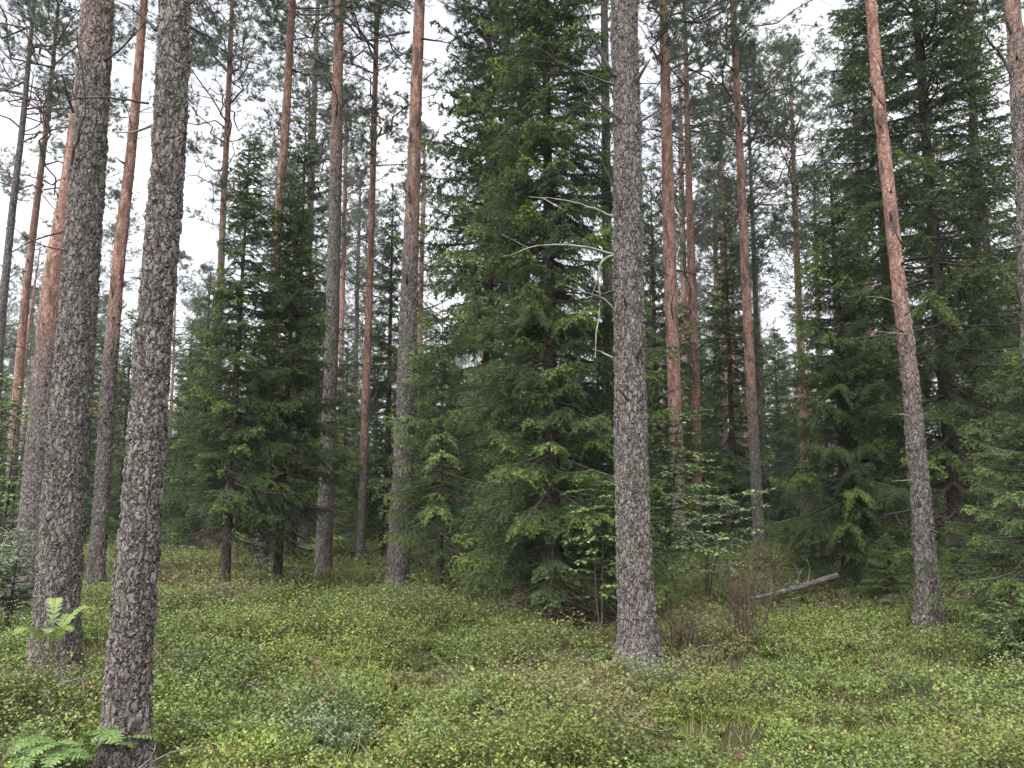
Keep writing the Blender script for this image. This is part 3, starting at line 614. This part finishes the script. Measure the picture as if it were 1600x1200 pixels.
for i, (lb, pts, oy, top, sn) in enumerate(PX):
    make_pine(lb, pts, 0, oy, top, i, int(sn * 1.6), snag_len=.9, Y=None if pts[0][1] > 860 else min(max(.24 * FPX / pts[0][2], 15.5), 38), crown_r=1.0 if i in (5, 8) else 1.2)

# ------------------------------------------------------------------ spruces
def make_spruce(label, px, py, H, parts, trunk_r, lean=(0, 0), scale=1.0, rot=0.0, sx=1.0, group='spruce trees', base=None, name='spruce_tree'):
    bx, by = base if base is not None else on_ground(px, py); bz = float(ground_h(bx, by)) - 0.04
    e = empty(name, (bx, by, bz), label, 'spruce tree', group)
    lm, cm, Hc = parts; sc = H / Hc
    z = np.array([0, .5, H * .4, H * .8, H]); P = np.stack([z * lean[0], z * lean[1], z], -1); R = trunk_r * np.array([1.15, 1, .68, .25, .04])
    g, _ = trunk_geo(P, R, 16, seed=int(px) % 40, dz=.2); tr = g.obj('trunk', M_sbark, e, smooth=True)
    for nm, me in (('limbs', lm), ('crown', cm)):
        o = part(nm, me, e); o.scale = (sc * sx, sc * sx, sc); o.rotation_euler = (-lean[1], lean[0], rot)
    return e
def sp(H, R, z0, seed, **k): a, b = spruce_parts(H, R, z0, seed, **k); print('spruce', seed, len(b.polygons)); return (a, b, H)

HERO = sp(11.0, 1.5, 0.35, 1, step=.19, needle=330, fresh=.8, dead=.7, shape=.72, nl=.027, nw=.008, sp2=.040)
LEFT1 = sp(7.2, 0.86, 0.95, 2, step=.16, needle=330, fresh=.6, dead=.8, shape=.72, nl=.027, nw=.009, tone=.9, sp2=.040)
LEFT2 = sp(6.8, .98, 1.0, 3, step=.17, needle=320, fresh=.55, dead=1.4, shape=.7, nl=.027, nw=.009, tone=.9, sp2=.040)
BIGR = sp(9.5, 2.2, 0.3, 4, step=.23, needle=220, fresh=.85, dead=.5, shape=.8, nl=.030, nw=.011, sp2=.05, tw=.038)
TALLR = sp(13.5, 1.9, 1.2, 5, step=.32, needle=150, fresh=.6, dead=1.6, shape=.6, nl=.04, nw=.014, sp2=.055, tw=.042)
YOUNG = sp(3.2, 1.05, 0.15, 6, step=.17, needle=330, fresh=1.0, dead=.2, shape=.85, nl=.022, nw=.007, tone=1.2, sp2=.04)
LACY = sp(4.6, 1.15, 0.9, 8, step=.24, needle=300, fresh=1.0, dead=.6, shape=.45, nl=.024, nw=.007, tone=1.25, sp2=.045)
FARS = [sp(9.0, 1.5, 0.4, 10 + i, step=.30, needle=85, fresh=.5, dead=.8, shape=.75, nl=.065, nw=.022, sp2=.07, tw=.05, tone=1.1) for i in range(3)]

make_spruce('tall dark spruce in the centre, boughs from ground to the top of the photo', 866, 968, 10.4, HERO, .095, (-.008, 0), rot=.4)
make_spruce('dark pointed spruce standing left of the centre with dead lower twigs', 350, 915, 6.5, LEFT1, .062, (.015, 0), rot=1.0)
make_spruce('second left spruce, right beside the dark pointed one, greyer below', 433, 906, 6.2, LEFT2, .062, (.018, 0), rot=2.0)
make_spruce('slender light green spruce on a thin black stem before the scarred pine', 689, 918, 4.3, LACY, .030, (-.005, 0), rot=.2)
make_spruce('broad dark spruce right of the fallen log with layered bright tipped boughs', 1330, 905, 6.6, BIGR, .12, (.0, 0), rot=.5, sx=.82)
make_spruce('tall spruce with dark bare stem behind the leaning orange pine', 1502, 900, 13.5, TALLR, .12, (-.012, 0), rot=.9)
make_spruce('young bright green spruce at the right edge of the photo', 1630, 975, 3.0, YOUNG, .035, rot=2.2)
make_spruce('low dark young spruce between the fallen log and the leaning pine', 1392, 925, .95, YOUNG, .03, rot=.9, sx=1.25)
make_spruce('small spruce in the shade right of the leaning pine foot', 1505, 930, 1.0, YOUNG, .03, rot=3.0, sx=1.3)
make_spruce('narrow dark spruce far off, left of the scarred pine', 603, 862, 8.5, FARS[0], .09, rot=.2, sx=.62)
make_spruce('second tall spruce at right, behind the dark bare stem', 1405, 872, 13.5, TALLR, .13, (.01, 0), rot=3.9)
make_spruce('tall spruce leaning behind the right edge pine', 1590, 880, 12.0, TALLR, .12, (-.02, 0), rot=5.0)
make_spruce('mid distance spruce between the orange pine and the curved pine', 1150, 855, 8.6, FARS[1], .10, rot=1.2, sx=.95)
make_spruce('pale tall spruce rising behind the left of the centre spruce', 762, 872, 14.0, FARS[2], .13, rot=2.1, sx=.80)
make_spruce('dim spruce in the shade behind the left spruces', 455, 868, 9.5, FARS[0], .10, rot=4.1, sx=.9)
make_spruce('pale spruce far back, just right of the big centre trunk', 1030, 862, 9.0, FARS[2], .10, rot=3.3, sx=.8)

for i, (px_, dist_, H_, lb_) in enumerate([(140, 24, 7.5, 'hazy spruce seen in the slot between the two near left trunks'), (196, 27, 8.5, 'hazy spruce top just left of the nearest left trunk'),
        (292, 23, 7.0, 'mid distance spruce right of the nearest left trunk'), (322, 28, 9.0, 'taller hazy spruce right of the nearest left trunk'), (540, 26, 7.6, 'hazy spruce filling the gap left of the slim pink orange pine'),
        (588, 30, 8.4, 'hazy spruce just right of the slim pink orange pine'), (680, 25, 7.0, 'hazy spruce right of the scarred pine'), (1098, 26, 7.8, 'hazy spruce below the white gap right of the pinkish pine pair'),
        (1128, 31, 8.6, 'second hazy spruce below the white gap right of the pinkish pine pair'), (1216, 25, 7.4, 'hazy spruce between the curved pine and the far orange pine'), (1262, 29, 8.2, 'hazy spruce behind the foot of the far orange pine'), (470, 27, 8.0, 'hazy spruce behind the second left spruce')]):
    make_spruce(lb_, px_, 800, H_, FARS[i % 3], .08, rot=i * 1.7, sx=1.1, base=((px_ - 800) / FPX * dist_, float(dist_)), group='hazy spruces in the gaps between the pines')

# ------------------------------------------------------------------ forest behind
def far_trees():
    rng = np.random.default_rng(5)
    near_objs = [(o.location.x, o.location.y) for o in COL.objects if o.parent is None and o.type == 'EMPTY']
    base = []
    lo = []
    # a few low detail stems shared by all far pines
    stems = []
    for i in range(4):
        H = 17.0; z = np.array([0, 1, 5, 9, 13, 17.0]); bend = rng.normal(0, .012, 2)
        P = np.stack([bend[0] * z ** 1.5 * .35, bend[1] * z ** 1.5 * .35, z], -1); 
        g, _ = trunk_geo(P, np.array([.155, .14, .12, .095, .06, .015]), 12, seed=i, dz=.3); gg = g
        for q in range(22):
            zz = rng.uniform(2.5, 9); a = rng.uniform(0, 2 * pi); st = np.array([np.interp(zz, z, P[:, 0]), np.interp(zz, z, P[:, 1]), zz]); l = rng.uniform(.3, 1.3); stick(gg, st, st + l * norm(np.array([cos(a), sin(a), rng.uniform(-.2, .5)])), .012, rng, .12, 3)
        stems.append((gg.mesh('pine_stem', M_bark, True), None))
    gs, _ = trunk_geo(np.array([[0, 0, 0], [0, 0, 4.5], [0, 0, 9.0]]), np.array([.11, .07, .01]), 10, dz=.4); sstem = gs.mesh('spruce_stem', M_sbark, True)
    def gap_ok(x, y, h, kind):
        u = x / y * FPX * .99 + 800; top = 745 - (h - CAMZ + float(ground_h(x, y))) / y * FPX
        if kind == 'pine':
            for a, b, lim in ((672, 720, 60), (1200, 1300, 62), (905, 935, 50), (1095, 1120, 45), (540, 560, 40)):
                if a - 900 / y < u < b + 900 / y and y < lim and top < 420: return False
        else:
            if top < 430 and any(a < u < b for a, b in ((530, 600), (1085, 1130), (660, 715), (1195, 1300))): return False
        return True
    n = 0; tries = 0
    pts = list(near_objs)
    quota = {'pine': 96, 'spruce': 150}
    while (quota['pine'] > 0 or quota['spruce'] > 0) and tries < 20000:
        tries += 1
        kind = 'pine' if rng.random() < .58 else 'spruce'
        if quota[kind] <= 0: continue
        y = 17 + 45 * rng.random() ** .8 if kind == 'pine' else 17.5 + 40 * rng.random() ** 1.1
        x = rng.uniform(-.80, .80) * y
        if min((x - a) ** 2 + (y - b) ** 2 for a, b in pts) < (1.7 if kind == 'pine' else 1.5) ** 2: continue
        h = rng.uniform(13.5, 19) if kind == 'pine' else rng.uniform(2.0, 9.5)
        if not gap_ok(x, y, h, kind): continue
        if kind == 'spruce' and x / y * FPX + 800 < 230 and y < 27: continue
        if kind == 'pine' and x / y * FPX + 800 < 140 and y < 36: continue
        quota[kind] -= 1; pts.append((x, y)); bz = float(ground_h(x, y)) - .05; u = x / y
        where = 'left of the two left spruces' if u < -.42 else 'between the left spruces and the centre spruce' if u < -.06 else 'behind the centre spruce' if u < .13 else 'between the big centre trunk and the broad right spruce' if u < .40 else 'behind the right spruces'
        dist = 'hazy' if y > 40 else 'distant'
        if kind == 'pine':
            e = empty('pine_tree', (x, y, bz), f'{dist} slim pine {where}', 'pine tree', f'{dist} pines {where}')
            i = int(rng.integers(4)); r = rng.uniform(0, 6.28); s = h / 17.0; me, sn = stems[i]; wd = rng.uniform(.7, 1.15)
            t = part('trunk', me, e); t.scale = (wd, wd, s); t.rotation_euler[2] = r; t['orange_from'] = float(rng.uniform(2.0, 6.5))
            lm, cm = PINE_CROWNS[int(rng.integers(4))]; cl = rng.uniform(5, 8.5); q = rng.uniform(.8, 1.15); r2 = rng.uniform(0, 6.28)
            for nm, m_ in (('limbs', lm), ('crown', cm)):
                t = part(nm, m_, e); t.scale = (q, q, cl / 9); t.location.z = h - cl; t.rotation_euler[2] = r2
        else:
            e = empty('spruce_tree', (x, y, bz), f'{dist} dark spruce {where}', 'spruce tree', f'{dist} spruces {where}')
            lm, cm, Hc = FARS[int(rng.integers(3))]; s = h / Hc; q = s * rng.uniform(.75, 1.1) * (1.15 if h < 6 else 1); r = rng.uniform(0, 6.28)
            t = part('trunk', sstem, e); t.scale = (s, s, s)
            for nm, m_ in (('limbs', lm), ('crown', cm)):
                t = part(nm, m_, e); t.scale = (q, q, s); t.rotation_euler[2] = r
    print('far trees', tries)
    # the far-off wood: one mass
    g = Geo(); src = []
    for (lm, cm) in PINE_CROWNS[:2]:
        v = np.empty(len(cm.vertices) * 3, np.float32); cm.vertices.foreach_get('co', v); v = v.reshape(-1, 3, 3); src.append(v)
    rngb = np.random.default_rng(77); stem_g = Geo()
    for i in range(380):
        y = rngb.uniform(62, 105); x = rngb.uniform(-.78, .78) * y; z = float(ground_h(x, y)); low = rngb.random() < .62
        h = rngb.uniform(11, 17) if low else rngb.uniform(14, 20); cl = h * .95 if low else rngb.uniform(6, 9); v = src[i % 2]; k = rngb.choice(len(v), 3400, replace=False); v = v[k].copy(); c = v.mean(1, keepdims=True); v = c + (v - c) * 3.4
        a = rngb.uniform(0, 6.28); R = np.array([[cos(a), -sin(a), 0], [sin(a), cos(a), 0], [0, 0, 1]]); v = v @ R.T
        if low: v[..., :2] *= (1.25 - v[..., 2:3] / 11).clip(.45)
        v = v * np.array([1.1, 1.1, cl / 9.5]) + np.array([x, y, z + h - cl])
        g.add(v.reshape(-1, 3), np.arange(len(v) * 3).reshape(-1, 3), np.array([0.05, 0.08, 0.042]) * rngb.uniform(.7, 1.2))
        V, F = tubes(np.array([[[x, y, z], [x, y, z + h * .5], [x, y, z + h * .97]]]), np.array([[.15, .12, .03]]), 6); stem_g.add(V, F)
    tag(g.obj('far_woods', M_pine), 'pale distant wood of conifers closing the view', 'woods', kind='stuff')
    o = stem_g.obj('far_woods_stems', M_bark); o['orange_from'] = 3.0; tag(o, 'stems of the pale distant wood', 'woods', kind='stuff')
far_trees()

# ------------------------------------------------------------------ saplings, ferns, log
def leafy(name, label, cat, px, py, H, seed, spread=.5, nb=10, leafl=.045, tone=(.12, .18, .06), stems=1, top=0.1, dens=9, lean=(0, 0), group=None):
    rng = np.random.default_rng(seed); bx, by = on_ground(px, py, top); bz = float(ground_h(bx, by)) - .02
    e = empty(name, (bx, by, bz), label, cat, group); gw, gl = Geo(), Geo()
    for _ in range(stems):
        q = rng.normal(0, .12 if stems > 1 else .0, 2); h = H * rng.uniform(.75, 1.0) if stems > 1 else H
        st = np.array([[0, 0, 0], [q[0] * .3 + lean[0] * .2, q[1] * .3, h * .35], [q[0] + lean[0] * .55, q[1] + lean[1] * .5, h * .7], [q[0] * 1.7 + lean[0], q[1] * 1.7 + lean[1], h]]) ; st[1:3] += rng.normal(0, .03, (2, 3)) * h * .4
        v = np.linspace(0, 1, 8); P = np.stack([np.interp(v, np.linspace(0, 1, 4), st[:, i]) for i in range(3)], -1)
        V, F = tubes(P[None], ((.004 + .005 * H) * (1 - .75 * v))[None], 6); gw.add(V, F)
        s = rng.uniform(.28, 1.0, nb); pos, tan = sample_poly(P[None], s[None]); pos = pos[0]; a = rng.uniform(0, 2 * pi, nb)
        d = norm(np.stack([np.cos(a), np.sin(a), rng.uniform(0, .45, nb)], -1)); l = spread * rng.uniform(.5, 1.1, nb) * (1.15 - .6 * s)
        T = polyline_twigs(pos, d, l, rng.uniform(.05, .3, nb), 5); V, F = tubes(T, np.tile((.003 + .002 * H) * np.array([1, .8, .6, .4, .2]), (nb, 1)), 4); gw.add(V, F)
        m = np.maximum((l / leafl * dens / 4).astype(int), 3).max(); S2 = rng.uniform(.15, 1, (nb, m)); p, t = sample_poly(T, S2); p = p.reshape(-1, 3); t = t.reshape(-1, 3); n = len(p)
        sd_ = norm(np.cross(t, [0, 0, 1.0])) * rng.choice([-1, 1], n)[:, None]; ld = norm(t * .6 + sd_ + rng.normal(0, .2, (n, 3))); nr = norm(rng.normal(0, .28, (n, 3)) + [0, 0, 1]); p = p + ld * .015
        ll = leafl * rng.uniform(.6, 1.15, n)
        # leaf with a midrib fold: six points
        sdv = norm(np.cross(ld, nr)); up = norm(np.cross(sdv, ld)); Lq = ll[:, None]
        A, B, C, D = p, p + ld * Lq * .3 + up * Lq * -.02, p + ld * Lq * .7 - up * Lq * .05, p + ld * Lq - up * Lq * .14
        w = ll[:, None] * .30; V = np.stack([A, B + sdv * w + up * w * .3, C + sdv * w * .8 + up * w * .25, D, C - sdv * w * .8 + up * w * .25, B - sdv * w + up * w * .3, B, C], 1)
        i = np.arange(n)[:, None] * 8; F = np.concatenate([i + [0, 6, 1, 1], i + [6, 7, 2, 1], i + [7, 3, 2, 2], i + [0, 5, 6, 6], i + [5, 4, 7, 6], i + [4, 3, 7, 7]])
        tri = F[F[:, 2] == F[:, 3]][:, :3]; qd = F[F[:, 2] != F[:, 3]]
        c = np.array(tone) * rng.uniform(.75, 1.3, n)[:, None]; yl = rng.random(n) < .06; c[yl] = np.array([.26, .24, .05]); gl.add(V.reshape(-1, 3), [tri, qd], np.repeat(c, 8, 0))
    gw.obj('stem', M_limb, e); gl.obj('leaves', M_leaf, e); return e
G = 'leafy saplings in the undergrowth'
leafy('broadleaf_sapling', 'leafy sapling reaching out right of the big centre trunk', 'sapling', 1042, 955, 2.5, 1, .78, 34, .055, (.19, .28, .12), 3, dens=9, lean=(.15, 0), group=G)
leafy('broadleaf_sapling', 'slim leafy sapling half hidden by the left side of the big centre trunk', 'sapling', 940, 992, 1.8, 2, .55, 30, .05, (.17, .27, .09), 2, dens=9, lean=(-.1, 0), group=G)
leafy('broadleaf_sapling', 'pale leafed sapling in the clearing before the curved orange pine', 'sapling', 1105, 925, 1.7, 3, .85, 22, .06, (.20, .28, .14), 3, dens=9, group=G)
leafy('broadleaf_sapling', 'thin upright sapling with level pale leaves at the right edge', 'sapling', 1545, 1010, 1.15, 4, .24, 26, .05, (.17, .22, .10), 1, dens=9, group=G)
leafy('broadleaf_sapling', 'small sapling with grey green leaves beside the fallen log', 'sapling', 1238, 970, .55, 5, .14, 10, .04, (.13, .18, .09), 1, dens=8, group=G)
leafy('broadleaf_bush', 'leafy green bush at the left edge of the photo behind the left trunks', 'bush', -12, 905, 3.6, 6, .9, 30, .07, (.16, .24, .08), 3, dens=8, group=G)
leafy('broadleaf_bush', 'grey green leafed bush low beside the foot of the leftmost pines', 'bush', 12, 990, 1.15, 7, .45, 34, .042, (.13, .17, .11), 4, dens=9, group=G)
leafy('broadleaf_bush', 'dark leafy bush filling the right edge under the young spruce', 'bush', 1590, 1030, .75, 8, .45, 30, .035, (.09, .15, .05), 5, dens=10, group=G)
leafy('broadleaf_sapling', 'light leafed shoot before the broad right spruce', 'sapling', 1262, 905, .5, 9, .3, 12, .04, (.17, .22, .11), 3, dens=8, group=G)
leafy('broadleaf_bush', 'leafy bush between the near left trunks and the dark pointed spruce', 'bush', 268, 850, 2.2, 10, .6, 18, .05, (.11, .16, .06), 3, dens=7, group=G)
leafy('broadleaf_sapling', 'small sapling with bright leaves at the far clearing behind the slim pink orange pine', 'sapling', 552, 868, .8, 12, .4, 12, .055, (.16, .20, .10), 2, dens=7, group=G)

def fronds(name, label, cat, px, py, nf, L, seed, height, tone, top=.1, dirs=None, part_name='frond', pin=.26):
    rng = np.random.default_rng(seed); bx, by = on_ground(px, py, top); bz = float(ground_h(bx, by)) - .01; e = empty(name, (bx, by, bz), label, cat)
    for f in range(nf):
        a = rng.uniform(0, 2 * pi) if dirs is None else dirs[f % len(dirs)] + rng.normal(0, .25); h = height * rng.uniform(.7, 1.1); l = L * rng.uniform(.75, 1.1)
        P0 = np.array([0, 0, 0.0]) ; P1 = np.array([cos(a) * l * .2, sin(a) * l * .2, h]); P2 = P1 + np.array([cos(a) * l * .6, sin(a) * l * .6, .02]); P3 = P1 + np.array([cos(a) * l, sin(a) * l, -l * .22])
        v = np.linspace(0, 1, 12)[:, None]; P = (1 - v) ** 3 * P0 + 3 * v * (1 - v) ** 2 * P1 + 3 * v ** 2 * (1 - v) * P2 + v ** 3 * P3
        g = Geo(); V, F = tubes(P[None], (.0028 * (1.1 - v[:, 0]))[None], 4); g.add(V, F, np.array(tone) * .8)
        m = 13; s = np.repeat(np.linspace(.36, .98, m), 2); p, t = sample_poly(P[None], s[None]); p, t = p[0], t[0]; sg = np.tile([1.0, -1.0], m)[:, None]; sdv = norm(np.cross(t, [0, 0, 1.0])) * sg
        d = norm(sdv + t * .45 + rng.normal(0, .05, p.shape)); u = (s - .36) / .62; ll = l * pin * np.sin(np.clip(.22 + u * .78, 0, 1) * pi) ** .8 + .012
        # every leaflet has small lobes of its own
        K = 9; q = np.linspace(.06, .96, K); pp = (p[:, None] + d[:, None] * (ll[:, None] * q)[..., None]); 
        for sgn in (1, -1):
            dd = norm(np.broadcast_to(t[:, None] * sgn + d[:, None] * .4, pp.shape) + rng.normal(0, .08, pp.shape)).reshape(-1, 3); nn = np.broadcast_to(norm(np.cross(d, t) * sg * 1.0)[:, None], pp.shape).reshape(-1, 3); nn = np.where(nn[:, 2:3] < 0, -nn, nn)
            wl = (ll[:, None] * .24 * (1.1 - q)).ravel() + .003
            V, F = leaves(pp.reshape(-1, 3), dd, nn + rng.normal(0, .15, nn.shape), wl, (ll[:, None] * .15 * np.ones(K)).ravel()); c = np.array(tone) * rng.uniform(.85, 1.2, len(wl))[:, None]; g.add(V, F, np.repeat(c, 4, 0))
        g.obj(part_name, M_leaf, e)
    return e
fronds('fern', 'bright green fern in front of the nearest left trunk at the bottom of the photo', 'fern', 125, 1186, 11, .32, 3, .30, (.15, .235, .07))
fronds('fern', 'small pale fern at the bottom left corner left of the bright one', 'fern', 50, 1199, 6, .24, 5, .22, (.14, .23, .08))
fronds('rowan_sapling', 'yellow green rowan seedling standing before the foot of the leftmost pine', 'sapling', 76, 1058, 7, .22, 8, .58, (.17, .24, .055), pin=.22, part_name='leaf_spray')

def place_log():
    dz = 3
    rng = np.random.default_rng(4); a = np.array(on_ground(1172, 938)); b = np.array(on_ground(1308, 918)); bz = float(ground_h(*a)); b = b + 0
    e = empty('fallen_log', (a[0], a[1], bz), 'pale barkless fallen log lying on the moss before the broad right spruce', 'log')
    p0 = at_depth(1172, 938 - dz * .7, a[1])[0]; p1 = at_depth(1308, 902 - dz, a[1] + .35)[0]; o = np.array([a[0], a[1], bz]); p0, p1 = p0 - o, p1 - o
    v = np.linspace(0, 1, 40)[:, None]; P = p0 + (p1 - p0) * v + np.array([0, 0, 1]) * np.sin(v * pi) * -.02; r = .025 + .018 * v[:, 0] + rng.normal(0, .0015, 40)
    g = Geo(); V, F = tubes(P[None], r[None], 18); V = V + rng.normal(0, .0012, V.shape); g.add(V, F, (1, 1, 1)); n = len(P) * 18
    g.add(np.vstack([V[-18:], P[-1]]), np.array([[i, (i + 1) % 18, 18] for i in range(18)])); g.obj('stem', M_log, e, True)
    for i in range(5):
        s = rng.uniform(.1, .95); gg = Geo(); st = P[int(s * 39)]; stick(gg, st, st + np.array([rng.normal(0, .1), -.05, rng.uniform(.08, .38)]), .008, rng, .15, 2); gg.obj('branch_stub', M_pale, e)
m, nt = mat_new('weathered_log'); tc = N(nt, 'ShaderNodeTexCoord'); mp = N(nt, 'ShaderNodeMapping', {'Vector': tc.outputs['Object'], 'Scale': (2.0, 14.0, 14.0)})
nz = N(nt, 'ShaderNodeTexNoise', {'Vector': mp.outputs[0], 'Scale': 3.0, 'Detail': 8.0, 'Roughness': .7}); c = ramp(nt, nz.outputs['Fac'], [(.38, (.03, .024, .02)), (.5, (.09, .075, .066)), (.62, (.17, .15, .135))])
bp = N(nt, 'ShaderNodeBump', {'Height': nz.outputs['Fac'], 'Distance': .02}); bs = N(nt, 'ShaderNodeBsdfPrincipled', {'Base Color': c, 'Roughness': .9, 'Normal': bp.outputs[0]}); N(nt, 'ShaderNodeOutputMaterial', {'Surface': bs.outputs[0]}); M_log = m
place_log()

def twiggy(label, px, py, H, n, seed, spread, name='bare_shrub'):
    rng = np.random.default_rng(seed); bx, by = on_ground(px, py); bz = float(ground_h(bx, by)) - .02; g = Geo(); o = None
    for i in range(n):
        a = rng.uniform(0, 2 * pi); q = rng.uniform(0, .12, 1)[0]; st = np.array([cos(a) * q, sin(a) * q, 0]); top = st + np.array([rng.normal(0, spread), rng.normal(0, spread), H * rng.uniform(.5, 1)]); stick(g, st, top, rng.uniform(.004, .008), rng, .06, 8)
    o = g.obj(name, M_brown); o.location = (bx, by, bz); tag(o, label, 'shrub'); return o
M_brown = twig_mat('brown_twigs', (.035, .024, .018), (.10, .07, .055))
twiggy('thicket of upright bare brown twigs left of the fallen log', 1165, 985, .95, 26, 1, .16)
twiggy('low bare brown twigs beside the foot of the big centre trunk', 1068, 985, .45, 22, 2, .16)
twiggy('bare twigs left of the slender light green spruce', 470, 905, .6, 24, 5, .25)
twiggy('grey dead twigs on the ground between the two near left trunks', 95, 1105, .28, 26, 7, .14)
twiggy('bare brown twigs right of the centre spruce foot', 905, 960, .5, 20, 9, .2)

def floor_bits():
    rng = np.random.default_rng(12)
    bx, by = on_ground(110, 1080); bz = float(ground_h(bx, by)); g = Geo(); o = np.array([bx, by, bz])
    P = np.array([at_depth(x, y, by + dy)[0] - o for x, y, dy in ((152, 1048, .1), (128, 1060, .03), (100, 1066, 0), (70, 1082, -.05), (60, 1110, -.08))]); v = np.linspace(0, 1, 5)
    V, F = tubes(P[None], (.006 * (1 - .6 * v))[None], 6); g.add(V, F)
    for i, (dx, dz) in enumerate(((.02, -.12), (-.03, .10), (.05, -.10), (-.05, -.05))): stick(g, P[1 + i % 3], P[1 + i % 3] + np.array([dx, -.02, dz]), .006, rng, .1, 2)
    b = g.obj('fallen_branch', M_limb2); b.location = o; tag(b, 'pale crooked fallen branch between the two near left trunks', 'branch')
    # old stump right of the centre trunk
    bx, by = on_ground(1030, 905); bz = float(ground_h(bx, by)); g, _ = trunk_geo(np.array([[0, 0, 0], [0, 0, .3], [.02, 0, .48]]), np.array([.055, .05, .045]), 20, dz=.03); s = g.obj('tree_stump', M_sbark, None, True); s.location = (bx, by, bz); tag(s, 'thin dark broken stump right of the big centre trunk', 'stump')
    g2 = Geo(); a = np.arange(10) * 2 * pi / 10; rr = .044; ring = np.stack([.02 + rr * np.cos(a), rr * np.sin(a), .475 + 0 * a], -1); tipz = ring.copy(); tipz[:, :2] = .02 + (tipz[:, :2] - .02) * .5; tipz[:, 2] += rng.uniform(.01, .09, 10)
    g2.add(np.vstack([ring, tipz, [[.02, 0, .46]]]), [np.array([[i, (i + 1) % 10, 10 + (i + 1) % 10, 10 + i] for i in range(10)]), np.array([[10 + i, 10 + (i + 1) % 10, 20] for i in range(10)])]); g2.obj('broken_top', M_dead, s)
floor_bits()
def litter():
    rng = np.random.default_rng(8); g = Geo()
    for i in range(420):
        rr = math.sqrt(rng.uniform(9, 150)); th = rng.uniform(-.62, .62); x, y = rr * sin(th), rr * cos(th); z = float(ground_h(x, y)) + rng.uniform(.0, .16); a = rng.uniform(0, 6.28); l = rng.uniform(.08, .5)
        p = np.array([x, y, z]); stick(g, p, p + l * np.array([cos(a), sin(a), rng.uniform(-.1, .5)]), rng.uniform(.0018, .005), rng, .12, 3, 5)
    tag(g.obj('twig_litter', M_limb2), 'dead grey twigs scattered through the bilberry shrubs', 'litter', kind='stuff')
litter()

# ------------------------------------------------------------------ air
def haze(density):
    g = Geo(); x0, x1, y0, y1, z0, z1 = -225, 225, -56, 312, -4.5, 24
    V = [(x, y, z) for x in (x0, x1) for y in (y0, y1) for z in (z0, z1)]; F = [(0, 1, 3, 2), (4, 6, 7, 5), (0, 4, 5, 1), (2, 3, 7, 6), (0, 2, 6, 4), (1, 5, 7, 3)]
    m, nt = mat_new('haze'); pv = N(nt, 'ShaderNodeVolumePrincipled', {'Density': density, 'Color': (.92, .95, 1.0, 1), 'Anisotropy': 0.2}); N(nt, 'ShaderNodeOutputMaterial', {'Volume': pv.outputs[0]})
    o = g if False else None
    g.add(V, np.array(F)); ob = g.obj('haze', m); tag(ob, 'thin damp forest air', 'haze', kind='stuff')
HAZE = 0.0006
if HAZE > 0: haze(HAZE)
print('total polys', sum(len(o.data.polygons) for o in COL.objects if o.type == 'MESH'), 'unique', sum(len(m.polygons) for m in bpy.data.meshes), 'objects', len(COL.objects))
